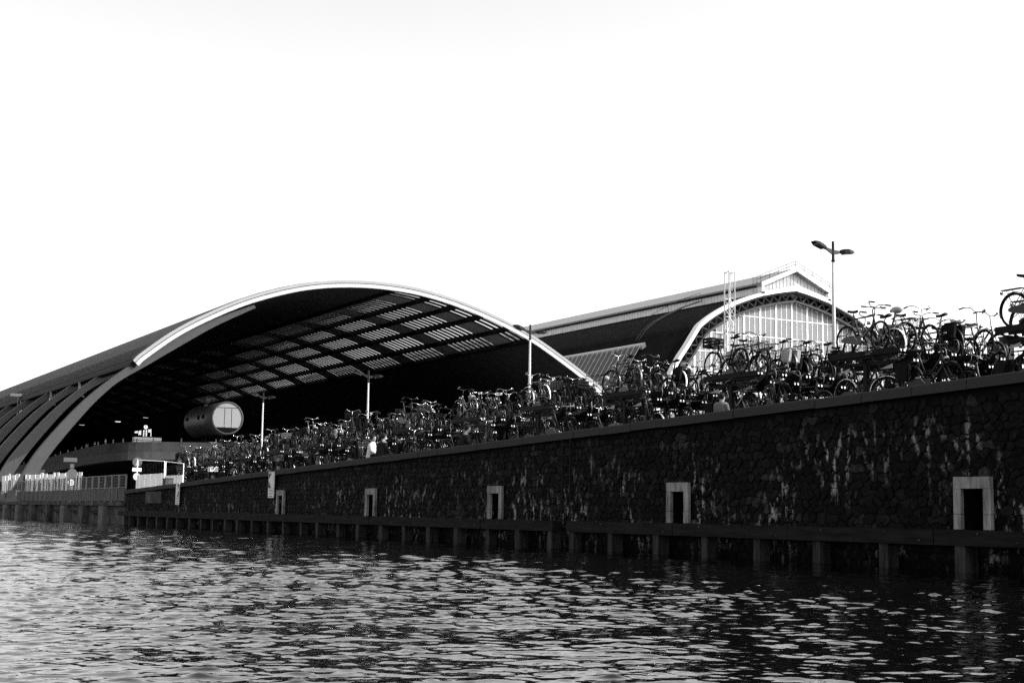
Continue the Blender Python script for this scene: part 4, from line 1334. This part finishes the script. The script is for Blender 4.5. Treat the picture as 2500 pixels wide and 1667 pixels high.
MB().box(0.06, 0.12, -0.3, 35, 0.0, 2.0).build('backing', 'dark_wall', t)
# round traffic signs
def round_sign(x, y, z_disc, label, face, text=None, upper=None, r=0.29):
    t = thing('traffic_sign', label, 'traffic sign', (x, y, LOW_Z))
    MB().tube([(0, 0, 0), (0, 0, z_disc + (1.0 if upper else 0.4))], 0.035, 8).build('pole', 'galv', t)
    MB().lathe([(r, -0.03), (r, -0.05)], 24, (0, 0, z_disc), 'y').build('rim', 'sign_dark', t)
    d = MB().lathe([(r * 0.82, -0.051), (r * 0.82, -0.058)], 24, (0, 0, z_disc), 'y').build('disc', face, t)
    if text:
        seg = {'1': [(0.42, 0.58, 0, 1)], '5': [(0.1, 0.9, 0.86, 1), (0.1, 0.28, 0.48, 1), (0.1, 0.9, 0.44, 0.58), (0.72, 0.9, 0.0, 0.5), (0.1, 0.9, 0.0, 0.14)]}
        h_ = r * 0.75; w_ = h_ * 0.55
        for ci, ch in enumerate(text):
            dg = MB()
            for a, b, c_, e in seg[ch]:
                ox = (ci - 1) * (w_ + 0.03) + 0.015
                dg.box(ox + a * w_, ox + b * w_, -0.066, -0.059, z_disc - h_ / 2 + c_ * h_, z_disc - h_ / 2 + e * h_)
            dg.build('digit', 'sign_dark', d)
    return t
t = round_sign(2.4, 105.6, 1.42, 'round white speed sign reading 15 below a grey disc, amid the fence', 'sign_white', '15', True)
MB().lathe([(0.36, -0.02), (0.36, -0.05)], 24, (0.05, 0, 2.05), 'y').build('upper_disc', 'sign_grey', t)
MB().box(-0.12, 0.16, -0.05, 0.0, 2.45, 2.75).build('small_plate', 'sign_grey', t)
MB().box(-0.6, 0.35, -0.06, 0.0, 2.9, 3.2).build('name_plate', 'sign_grey', t)
t = round_sign(2.2, 86.4, 1.55, 'round white speed sign reading 15 under a pedestrian sign beside the white gate', 'sign_white', '15', True, r=0.25)
MB().lathe([(0.29, -0.02), (0.29, -0.05)], 24, (0, 0, 2.42), 'y').build('upper_disc', 'sign_grey', t)
wk = MB()
wk.lathe([(0.035, -0.058), (0.035, -0.052)], 10, (0.0, 0, 2.57), 'y')
for pts in ([(-0.035, 2.52), (0.035, 2.52), (0.03, 2.38), (-0.03, 2.38)], [(-0.03, 2.38), (0.0, 2.38), (-0.07, 2.22), (-0.10, 2.22)], [(0.0, 2.38), (0.03, 2.38), (0.09, 2.22), (0.06, 2.22)], [(0.03, 2.50), (0.05, 2.48), (0.10, 2.38), (0.08, 2.37)]):
    wk.prism(pts, 'y', -0.058, -0.051)
wk.build('walking_figure', 'sign_white', t)
MB().box(-0.28, 0.28, -0.05, -0.02, 1.86, 2.08).build('text_plate', 'sign_white', t)
# white gate of two mesh leaves
gate = thing('site_gate', 'white framed mesh gate with white sheeting below, at the wall end', 'gate', (2.0, 75.8, 0))
def leaf(y0, y1, z0, z1a, z1b, zs):
    fr = MB()
    fr.tube([(0, y0, z0), (0, y0, z1a), (0, y1, z1b), (0, y1, z0)], 0.028, 6)
    fr.build('leaf_frame', 'paint_white', gate)
    w_ = 0.40; yy = y0 + 0.05
    while yy < y1 - 0.1:
        e_ = min(yy + w_, y1 - 0.05)
        MB().box(-0.035 + 0.012 * (int(yy * 10) % 3), -0.01 + 0.012 * (int(yy * 10) % 3), yy, e_ - 0.02, z0 + 0.0, zs).build('sheet', 'white_board', gate); yy = e_
    mm = MB()
    for q in range(1, 18):
        yq = y0 + (y1 - y0) * q / 18
        mm.box(-0.003, 0.003, yq - 0.003, yq + 0.003, zs, min(z1a, z1b) - 0.02)
    mm.build('mesh_panel', 'black_paint', gate)
leaf(0.0, 3.5, 1.95, 3.30, 3.50, 2.70)
leaf(3.75, 9.7, 1.80, 3.52, 3.74, 2.85)
t = thing('control_box', 'small grey control box on the wall end before the white gate', 'box', (0.35, 72.8, coping_z(72.8)))
MB().box(-0.2, 0.2, -0.3, 0.3, 0.0, 0.36).build('cabinet', 'fence_board', t)
MB().box(-0.22, 0.22, -0.32, 0.32, 0.362, 0.39).build('lid', 'mid_paint', t)
# pale patch of new stone near the wall end
qmb(MB().box(-0.11, 0.0, 72.4, 75.4, 1.15, 1.75), 'repair_patch', 'lower_conc')

# ------------------------------------------------------------------ old train hall
HY, HC = 130.0, 90.1
HALL = [(0.0,27.95),(2.5,27.52),(5.35,26.85),(7.35,26.2),(9.65,25.3),(12.1,23.98),(14.0,22.65),(14.75,21.75),(16.0,19.95),(17.25,18.24),(18.9,15.2),(20.6,11.2),(22.2,6.5),(23.2,LOW_Z)]
half = catmull([(-x, 0, z) for x, z in HALL[::-1]], 5)
outer = half + [Vector((-p.x, 0, p.z)) for p in half[::-1][1:]]
def offset_arch(d):
    out = []
    for i, p in enumerate(outer):
        a = outer[max(i - 1, 0)]; b = outer[min(i + 1, len(outer) - 1)]
        t_ = (b - a).normalized()
        out.append(p + Vector((t_.z, 0, -t_.x)) * d)
    return out
hall = thing('train_hall', 'old arched train hall with glazed gable, lattice arch and roof lantern', 'station hall', (HC, HY, LOW_Z))
def hb(mb, nm, mt, parent=None, smooth=False):
    """coordinates: x from the hall's axis, y from its front, z absolute"""
    mb.v = [(x, y, z - LOW_Z) for x, y, z in mb.v]; return mb.build(nm, mt, parent or hall, smooth)
def arch_ring(A, B, y0, y1):
    mb = MB(); vs, fs = [], []
    for a, b in zip(A, B):
        for yy in (y0, y1):
            vs.append((a.x, yy, a.z)); vs.append((b.x, yy, b.z))
    for i in range(len(A) - 1):
        p, q = i * 4, (i + 1) * 4
        fs += [(p, p+1, q+1, q), (p+2, q+2, q+3, p+3), (p, q, q+2, p+2), (p+1, p+3, q+3, q+1)]
    return mb.add(vs, fs)
A0, A1 = offset_arch(0.0), offset_arch(0.38)
hb(arch_ring(A0, A1, -0.9, 0.0), 'arch_rim', 'rim_white')
hb(arch_ring(offset_arch(0.05), offset_arch(0.40), 0.002, 150), 'roof_shell', 'hall_roof', smooth=True)
# lattice arch set back under the rim
T0, T1, T2, T3 = offset_arch(0.43), offset_arch(0.62), offset_arch(1.42), offset_arch(1.68)
hb(arch_ring(T0, T1, -0.55, -0.25), 'truss_top_chord', 'hall_truss')
hb(arch_ring(T2, T3, -0.6, -0.2), 'truss_bottom_chord', 'hall_truss')
hb(arch_ring(offset_arch(0.45), offset_arch(1.6), 0.06, 0.12), 'truss_backing', 'hall_roof')
# diagonals at even arc length
L = [0.0]
for i in range(1, len(outer)): L.append(L[-1] + (T2[i] - T2[i - 1]).length)
def at(A, s):
    i = max(0, min(len(L) - 2, int(np.searchsorted(L, s)) - 1)); t_ = (s - L[i]) / max(1e-6, L[i + 1] - L[i])
    return A[i].lerp(A[i + 1], t_)
nd = 60; step = L[-1] / nd
for k in range(nd):
    for (sa, sb) in (((k) * step, (k + 0.5) * step), ((k + 1) * step, (k + 0.5) * step)):
        a, b = at(T2, sa), at(T1, sb)
        hb(MB().tube([(a.x, -0.4, a.z), (b.x, -0.4, b.z)], 0.095, 4), 'truss_diagonal', 'hall_truss')
# glazed gable
inner = offset_arch(1.62)
def inner_z(x):
    for i in range(len(inner) - 1):
        if inner[i].x <= x <= inner[i + 1].x and inner[i + 1].x > inner[i].x:
            t_ = (x - inner[i].x) / (inner[i + 1].x - inner[i].x); return inner[i].z + (inner[i + 1].z - inner[i].z) * t_
    return LOW_Z
MP = 2.37
tiers = [24.12 - 2.24 * k for k in range(9)]
for k in range(-9, 10):
    x = k * MP - 0.05
    if abs(x) > 21: continue
    zt = inner_z(x) + 0.1
    if zt > 6: hb(MB().box(x - 0.11, x + 0.11, -0.02, 0.1, LOW_Z, zt), 'mullion', 'rim_white')
for z in tiers:
    xs = [p.x for p in inner if p.z > z]
    if xs:
        hb(MB().box(min(xs) - 0.1, max(xs) + 0.1, 0.0, 0.09, z - 0.045, z + 0.045), 'transom', 'rim_white')
gb = 0
for k in range(-9, 9):
    for j in (1, 2):
        x = k * MP - 0.05 + j * MP / 3
        zt = inner_z(x) + 0.05
        if zt > 6 and abs(x) < 21: hb(MB().box(x - 0.028, x + 0.028, 0.015, 0.08, LOW_Z, zt), 'glazing_bar', 'rim_white')
pr = random.Random(8)
for k in range(-9, 9):
    for j in range(3):
        xa = k * MP - 0.05 + j * MP / 3; xb = xa + MP / 3
        if abs(xa) > 21 or abs(xb) > 21: continue
        ta, tb = inner_z(xa) + 0.05, inner_z(xb) + 0.05
        zz = [99] + tiers + [LOW_Z]
        for q in range(len(zz) - 1):
            hi, lo = zz[q], zz[q + 1]
            if max(ta, tb) <= lo + 0.05 or lo < 6: continue
            a1, b1 = min(ta, hi), min(tb, hi)
            a1, b1 = max(a1, lo + 0.01), max(b1, lo + 0.01)
            d = pr.uniform(-0.006, 0.006)
            pn = MB().hexa([(xa, 0.04 + d, lo), (xb, 0.04 - d, lo), (xb, 0.06 - d, lo), (xa, 0.06 + d, lo), (xa, 0.04 + d, a1), (xb, 0.04 - d, b1), (xb, 0.06 - d, b1), (xa, 0.06 + d, a1)])
            hb(pn, 'gable_pane', 'gable_pane')
# dark back so that the panes read as glass against a dim hall
# lantern on the ridge
LW, LE, LR = 5.25, 28.12, 30.38         # half width, eave height, ridge height
lant = hb(MB().prism([(-LW + 0.1, 26.2), (LW - 0.1, 26.2), (LW - 0.1, LE - 0.4), (0, LR - 0.5), (-LW + 0.1, LE - 0.4)], 'y', 0.15, 0.4), 'lantern_gable', 'hall_truss')
rf = MB()
for s in (-1, 1):
    rf.hexa([(0, -0.9, LR - 0.42), (s * (LW + 0.1), -0.9, LE - 0.46), (s * (LW + 0.1), 150, LE - 0.46), (0, 150, LR - 0.42), (0, -0.9, LR - 0.05), (s * (LW + 0.1), -0.9, LE), (s * (LW + 0.1), 150, LE), (0, 150, LR - 0.05)])
    vg = MB(); vg.hexa([(0, -1.0, LR - 0.46), (s * (LW + 0.05), -1.0, LE - 0.50), (s * (LW + 0.05), -0.905, LE - 0.50), (0, -0.905, LR - 0.46), (0, -1.0, LR), (s * (LW + 0.05), -1.0, LE + 0.02), (s * (LW + 0.05), -0.905, LE + 0.02), (0, -0.905, LR)])
    hb(vg, 'barge_board', 'rim_white')
    # corner post and clerestory side
    hb(MB().box(*sorted((s * (LW - 0.45), s * LW)), -0.95, 0.12, 26.6, LE - 0.47), 'corner_post', 'rim_white')
    cl = MB()
    k_ = 0; yy = 0.2
    while yy < 150:
        cl.box(*sorted((s * (LW - 0.10), s * (LW - 0.02 + 0.02 * (k_ % 2)))), yy, yy + 0.30, 26.3, LE - 0.47); yy += 0.32; k_ += 1
    tag(hb(cl, 'clerestory_boards', 'hall_clad'), kind='stuff')
    hb(MB().box(*sorted((s * (LW + 0.02), s * (LW + 0.28))), 0, 150, LE - 0.44, LE - 0.26), 'gutter', 'purlin')
hb(rf, 'lantern_roof', 'lantern_roof')
# lower rim of the lantern front follows the arch: white band
hb(MB().prism([(-LW, 26.78), (0, 27.96), (LW, 26.78), (LW, 27.0), (0, 28.25), (-LW, 27.0)], 'y', -0.95, -0.5), 'lantern_sill', 'rim_white')
nb = 18
for k in range(nb):
    xa = -LW + 0.45 + (2 * LW - 0.9) * k / nb; xb = -LW + 0.45 + (2 * LW - 0.9) * (k + 1) / nb
    f = lambda x: LR - 0.44 - (LR - LE) * abs(x) / LW
    g_ = lambda x: 28.2 - 1.25 * abs(x) / LW
    for (x0, x1) in ((xa + 0.03, xb - 0.03),):
        d = pr.uniform(-0.01, 0.01)
        hb(MB().hexa([(x0, -0.35 + d, g_(x0)), (x1, -0.35 + d, g_(x1)), (x1, -0.31 + d, g_(x1)), (x0, -0.31 + d, g_(x0)), (x0, -0.35 + d, f(x0)), (x1, -0.35 + d, f(x1)), (x1, -0.31 + d, f(x1)), (x0, -0.31 + d, f(x0))]), 'lantern_pane', 'old_pane')
hb(MB().prism([(-LW + 0.4, 26.9), (LW - 0.4, 26.9), (LW - 0.4, LE - 0.45), (0, LR - 0.46), (-LW + 0.4, LE - 0.45)], 'y', -0.30, -0.26), 'lantern_backing', 'hall_truss')
# railing along the lantern verge and down the right side
rp = [(-LW - 0.4, LE + 0.75), (0, LR + 0.8), (LW + 1.1, LE + 0.42)]
for dz in (0.0, -0.38):
    hb(MB().tube([(x, -0.7, z + dz) for x, z in rp], 0.032, 4), 'railing', 'black_paint')
for k in range(-4, 5):
    x = k * LW / 4.0
    zz = LR + 0.8 - (LR - LE) * abs(x) / LW
    hb(MB().tube([(x, -0.7, zz), (x, -0.7, zz - 0.95)], 0.032, 4), 'railing_post', 'black_paint')
hb(MB().tube([(LW + 1.1, -0.7, LE + 0.42), (LW + 1.1, -0.7, 27.1), (LW + 0.1, -0.7, 27.4)], 0.02, 4), 'railing', 'mid_paint')
hb(MB().tube([(LW + 0.6, -0.7, LE + 0.6), (LW + 0.6, -0.7, 27.25)], 0.02, 4), 'railing', 'mid_paint')
# caged ladder at the lantern's left corner
for dx in (-0.3, -0.9):
    hb(MB().tube([(-LW + dx, -0.4, 26.9), (-LW + dx, -0.4, LE + 0.85)], 0.03, 4), 'ladder_rail', 'mid_paint')
for k in range(8):
    hb(MB().tube([(-LW - 0.9, -0.4, 26.95 + k * 0.25), (-LW - 0.3, -0.4, 26.95 + k * 0.25)], 0.018, 4), 'ladder_rung', 'mid_paint')
# roof stairs climbing the barrel
st = []
for x, z in ((-5.6, 27.2), (-8, 26.35), (-10.5, 25.2), (-12.5, 24.1), (-14.0, 22.95), (-15.0, 21.6)): st.append((x, 10.2, z))
for dy in (0, 0.7):
    hb(MB().tube([(x, y_ + dy, z + 0.05) for x, y_, z in st], 0.07, 4), 'stair_string', 'mid_paint')
hb(MB().tube([(x - 0.3, y_, z + 1.0) for x, y_, z in st[:-1]], 0.03, 4), 'stair_rail', 'dark_paint')
for x, y_, z in st[:-1]:
    hb(MB().tube([(x, y_, z), (x - 0.3, y_, z + 1.0)], 0.025, 4), 'stair_rail_post', 'dark_paint')
# raised skylight on the lower slope of the barrel
sk0 = Vector((-15.75, 0, 20.65)); sk1 = Vector((-19.6, 0, 14.3))
nsk = 30
hb(MB().prism([(sk0.x - 0.3, sk0.z + 0.25), (sk0.x + 0.2, sk0.z + 0.55), (sk0.x + 0.35, sk0.z + 0.05), (sk0.x - 0.15, sk0.z - 0.3)], 'y', 8.0, 60), 'skylight_beam', 'lamp_pole')
tilt = 0.35
for k in range(nsk):
    ya, yb = 8.2 + k * 1.15, 8.2 + (k + 1) * 1.15
    for (t0, t1) in ((0.02, 0.49), (0.51, 1.0)):
        a = sk0.lerp(sk1, t0); b = sk0.lerp(sk1, t1)
        d = pr.uniform(0, 0.03)
        hb(MB().hexa([(a.x-0.3, ya+0.04, a.z+0.1+d), (a.x-0.3, yb-0.04, a.z+0.1+d), (b.x-0.3, yb-0.04, b.z+0.1+d), (b.x-0.3, ya+0.04, b.z+0.1+d),
                      (a.x-0.36, ya+0.04, a.z+0.14+d), (a.x-0.36, yb-0.04, a.z+0.14+d), (b.x-0.36, yb-0.04, b.z+0.14+d), (b.x-0.36, ya+0.04, b.z+0.14+d)]), 'skylight_pane', 'skylight')
    hb(MB().tube([(sk0.x - 0.36, ya, sk0.z + 0.15), (sk1.x - 0.36, ya, sk1.z + 0.15)], 0.028, 4), 'skylight_bar', 'hall_clad')

# ------------------------------------------------------------------ lattice mast in front of the hall
mast = thing('lattice_mast', 'pale square lattice mast in front of the old train hall', 'mast', (40.0, 77.3, 2.0))
mw = 0.25
for sx in (-1, 1):
    for sy in (-1, 1):
        MB().tube([(sx*mw, sy*mw, 0), (sx*mw, sy*mw, 15.7)], 0.05, 4).build('corner_leg', 'mast', mast)
nz = 22; hz = 13.6 / nz
for k in range(nz):
    z0, z1 = 0.2 + k * hz, 0.2 + (k + 1) * hz
    lc = MB()
    for (ax, ay), (bx, by) in (((-1,-1),(1,-1)), ((1,-1),(1,1)), ((1,1),(-1,1)), ((-1,1),(-1,-1))):
        p, q = (ax*mw, ay*mw, z0), (bx*mw, by*mw, z1)
        if k % 2: p, q = (bx*mw, by*mw, z0), (ax*mw, ay*mw, z1)
        lc.tube([p, q], 0.022, 3); lc.tube([(ax*mw, ay*mw, z1), (bx*mw, by*mw, z1)], 0.02, 3)
    lc.build('lacing', 'mast', mast)
tp = MB().tube([(-mw, -mw, 15.6), (mw, -mw, 15.6), (mw, mw, 15.6), (-mw, mw, 15.6)], 0.04, 4, closed=True)
tp.tube([(0, -mw, 15.6), (0.02, -mw, 14.3)], 0.03, 4); tp.build('head_frame', 'mast', mast)

# ------------------------------------------------------------------ street lamps
def street_lamp(y, zt, label):
    x = 9.0
    zg = coping_z(y) - 0.03 if y < Y_END else LOW_Z
    t = thing('street_lamp', label, 'street lamp', (x, y, zg), 'double street lamps behind the racks')
    h = zt - zg
    MB().lathe([(0.075, 0.0), (0.062, h * 0.45), (0.040, h - 0.62)], 12).build('pole', 'lamp_pole', t, True)
    MB().lathe([(0.062, h - 0.62), (0.062, h - 0.57), (0.045, h - 0.56), (0.042, h)], 12).build('pole_top', 'lamp_dark', t, True)
    for s in (-1, 1):
        arm = MB()
        dz = 0.10 if s < 0 else 0.02
        dirv = Vector((math.cos(0.35), -math.sin(0.35) * 0.2, 0)) * s
        a0 = Vector((0, 0, h - 0.33)); a1 = a0 + dirv * 0.30 + Vector((0, 0, dz))
        for w_, (p, q) in ((0.05, (a0, a1)),):
            arm.hexa([(p.x, p.y-0.02, p.z-0.09), (q.x, q.y-0.02, q.z-0.035), (q.x, q.y+0.02, q.z-0.035), (p.x, p.y+0.02, p.z-0.09), (p.x, p.y-0.02, p.z+0.07), (q.x, q.y-0.02, q.z+0.035), (q.x, q.y+0.02, q.z+0.035), (p.x, p.y+0.02, p.z+0.07)])
        arm.build('arm', 'lamp_dark', t)
        up_ = 0.30 if s < 0 else 0.10
        hd = MB(); secs = []
        for u, w_, hh in ((0.0, 0.055, 0.09), (0.12, 0.10, 0.115), (0.30, 0.13, 0.115), (0.45, 0.11, 0.075), (0.56, 0.03, 0.015)):
            c = a1 + dirv * (u - 0.02) + Vector((0, 0, up_ * u))
            secs.append([(c.x, c.y - w_, c.z - 0.03), (c.x, c.y + w_, c.z - 0.03), (c.x, c.y + w_ * 0.85, c.z + hh * 0.6 - 0.02), (c.x, c.y + w_ * 0.4, c.z + hh - 0.02), (c.x, c.y - w_ * 0.4, c.z + hh - 0.02), (c.x, c.y - w_ * 0.85, c.z + hh * 0.6 - 0.02)])
        vs = [p for s_ in secs for p in s_]; fs = []
        for i in range(4):
            for k in range(6): fs.append((i*6+k, i*6+(k+1)%6, (i+1)*6+(k+1)%6, (i+1)*6+k))
        fs += [tuple(range(6))[::-1], tuple(24+k for k in range(6))]
        hd.add(vs, fs)
        ho = hd.build('lamp_head', 'lamp_grey', t)
        c0, c1 = a1 + dirv * 0.10 + Vector((0, 0, up_*0.1 - 0.045)), a1 + dirv * 0.42 + Vector((0, 0, up_*0.42 - 0.045))
        MB().hexa([(c0.x, c0.y-0.10, c0.z-0.02), (c1.x, c1.y-0.09, c1.z-0.02), (c1.x, c1.y+0.09, c1.z-0.02), (c0.x, c0.y+0.10, c0.z-0.02), (c0.x, c0.y-0.11, c0.z+0.012), (c1.x, c1.y-0.10, c1.z+0.012), (c1.x, c1.y+0.10, c1.z+0.012), (c0.x, c0.y+0.11, c0.z+0.012)]).build('lens', 'lens', ho)
street_lamp(32.25, 9.2, 'tall double-headed street lamp against the sky right of the train hall')
street_lamp(50.6, 8.66, 'double-headed street lamp where the two roofs meet')
street_lamp(67.3, 8.10, 'double-headed street lamp under the middle of the barrel roof')
street_lamp(83.5, 8.05, 'double-headed street lamp just right of the tube cabin')

# ------------------------------------------------------------------ grey pylons behind the right-hand racks
for k, (y, zt, w_, word) in enumerate(((28.40, 6.12, 0.35, 'right one of the pair'), (28.85, 6.0, 0.36, 'left one of the pair'))):
    t = thing('concrete_pylon', 'square grey pylon behind the right-hand bicycles, %s' % word, 'pylon', (12.0, y, coping_z(y) - 0.03), 'pylons')
    h_ = zt - coping_z(y)
    MB().box(-0.11, 0.11, -w_ / 2, w_ / 2, 0, h_).build('shaft', 'slab', t)
    MB().box(-0.13, 0.13, -w_ / 2 - 0.02, w_ / 2 + 0.02, h_ + 0.002, h_ + 0.05).build('cap', 'slab', t)

# ------------------------------------------------------------------ people sitting on the quay edge, backs to the water
def seated_person(loc, rz, label, top, legs, lean=0.0, scale=1.0, head_turn=0.0):
    t = thing('person', label, 'person', loc, rz=rz)
    t.scale = (scale,) * 3
    # skeleton: seated on z = 0, facing local +x
    J = dict(pelvis=(0, 0, 0.10), belly=(0.02 + lean * .2, 0, 0.26), chest=(0.03 + lean * .5, 0, 0.44), neck=(0.04 + lean * .8, 0, 0.58), headb=(0.06 + lean * .9, 0, 0.655), heads=(0.075 + lean, 0, 0.74), headt=(0.06 + lean, 0, 0.82))
    for s, n_ in ((-1, 'r'), (1, 'l')):
        J['sh' + n_] = (0.02 + lean * .65, s * 0.17, 0.52); J['el' + n_] = (0.07 + lean * .5, s * 0.235, 0.27); J['wr' + n_] = (0.26 + lean * .3, s * 0.16, 0.17); J['ha' + n_] = (0.34 + lean * .3, s * 0.13, 0.16)
        J['hip' + n_] = (0.05, s * 0.10, 0.09); J['kn' + n_] = (0.45, s * 0.11, 0.13); J['an' + n_] = (0.52, s * 0.11, -0.30 + 0.3); J['to' + n_] = (0.64, s * 0.12, 0.0)
    rad = dict(pelvis=.15, belly=.135, chest=.15, neck=.062, headb=.075, heads=.098, headt=.06)
    for n_ in 'rl':
        rad.update({'sh'+n_: .068, 'el'+n_: .045, 'wr'+n_: .030, 'ha'+n_: .034, 'hip'+n_: .095, 'kn'+n_: .062, 'an'+n_: .042, 'to'+n_: .035})
    E_ = [('pelvis','belly'),('belly','chest'),('chest','neck'),('neck','headb'),('headb','heads'),('heads','headt')]
    for n_ in 'rl': E_ += [('chest','sh'+n_),('sh'+n_,'el'+n_),('el'+n_,'wr'+n_),('wr'+n_,'ha'+n_),('pelvis','hip'+n_),('hip'+n_,'kn'+n_),('kn'+n_,'an'+n_),('an'+n_,'to'+n_)]
    keys = list(J)
    me = bpy.data.meshes.new('body'); me.from_pydata([J[k] for k in keys], [(keys.index(a), keys.index(b)) for a, b in E_], [])
    o = link('body', me, t)
    md = o.modifiers.new('skin', 'SKIN')
    sv = me.skin_vertices[0].data
    for i, k in enumerate(keys):
        r_ = rad[k]; sv[i].radius = (r_, r_ * (0.82 if k in ('chest', 'belly') else 1.0))
    sv[0].use_root = True
    md.use_smooth_shade = True
    o.modifiers.new('sub', 'SUBSURF').levels = 1
    o.modifiers['sub'].render_levels = 2
    me.materials.append(M['skin'])
    # clothing follows the body: jacket shell and trousers, hair
    def loft(rings, name, mat):
        n = 14; vs, fs = [], []
        for (cx, cy, cz, rx, ry) in rings:
            for k in range(n):
                a = 2 * math.pi * k / n; vs.append((cx + rx * math.cos(a), cy + ry * math.sin(a), cz))
        for i in range(len(rings) - 1):
            for k in range(n): fs.append((i*n+k, i*n+(k+1)%n, (i+1)*n+(k+1)%n, (i+1)*n+k))
        fs += [tuple(range(n))[::-1], tuple((len(rings)-1)*n+k for k in range(n))]
        return MB().add(vs, fs).build(name, mat, t, True)
    loft([(0.0,0,0.0,.15,.20),(0.0,0,0.09,.155,.205),(0.01+lean*.12,0,0.2,.145,.19),(0.02+lean*.35,0,0.34,.145,.20),(0.03+lean*.6,0,0.46,.14,.215),(0.03+lean*.7,0,0.54,.11,.19),(0.04+lean*.8,0,0.60,.065,.08)], 'top', top)
    sl_ = MB()
    for n_ in 'rl': sl_.tube([J['sh'+n_], J['el'+n_], J['wr'+n_]], 0.078, 10, 0.045)
    sl_.build('sleeves', top, t, True)
    tr_ = MB()
    for n_ in 'rl': tr_.tube([J['hip'+n_], J['kn'+n_], J['an'+n_]], 0.105, 10, 0.06)
    tr_.build('trousers', legs, t, True)
    bm = bmesh.new(); bmesh.ops.create_icosphere(bm, subdivisions=2, radius=0.115)
    for v in bm.verts:
        if v.co.x > 0.02 and v.co.z < 0.03: v.co *= 0.72
    hm = bpy.data.meshes.new('hair'); bm.to_mesh(hm); bm.free()
    for p in hm.polygons: p.use_smooth = True
    hm.materials.append(M['hair'])
    ho = link('hair', hm, t); ho.location = (0.045 + lean, 0, 0.765); ho.rotation_euler = (0, 0, head_turn)
    return t
seated_person((0.22, 46.5, coping_z(46.5)), -0.7, 'person in a white top sitting on the quay edge beside one in black', 'cloth_white', 'cloth_black', 0.04)
seated_person((0.25, 45.75, coping_z(45.75)), 0.2, 'person in a black jacket sitting on the quay edge beside one in white', 'cloth_black', 'cloth_black', 0.10)
seated_person((0.9, 40.8, coping_z(40.8) - 0.03), -0.2, 'person in dark top and pale trousers crouching on the quay edge', 'cloth_black', 'cloth_white', 0.16, 1.0)
seated_person((1.5, 28.0, coping_z(28.0) - 0.03), 0.3, 'person in a grey top crouching on the quay before the third rack', 'cloth_grey', 'cloth_black', 0.03, 0.85)
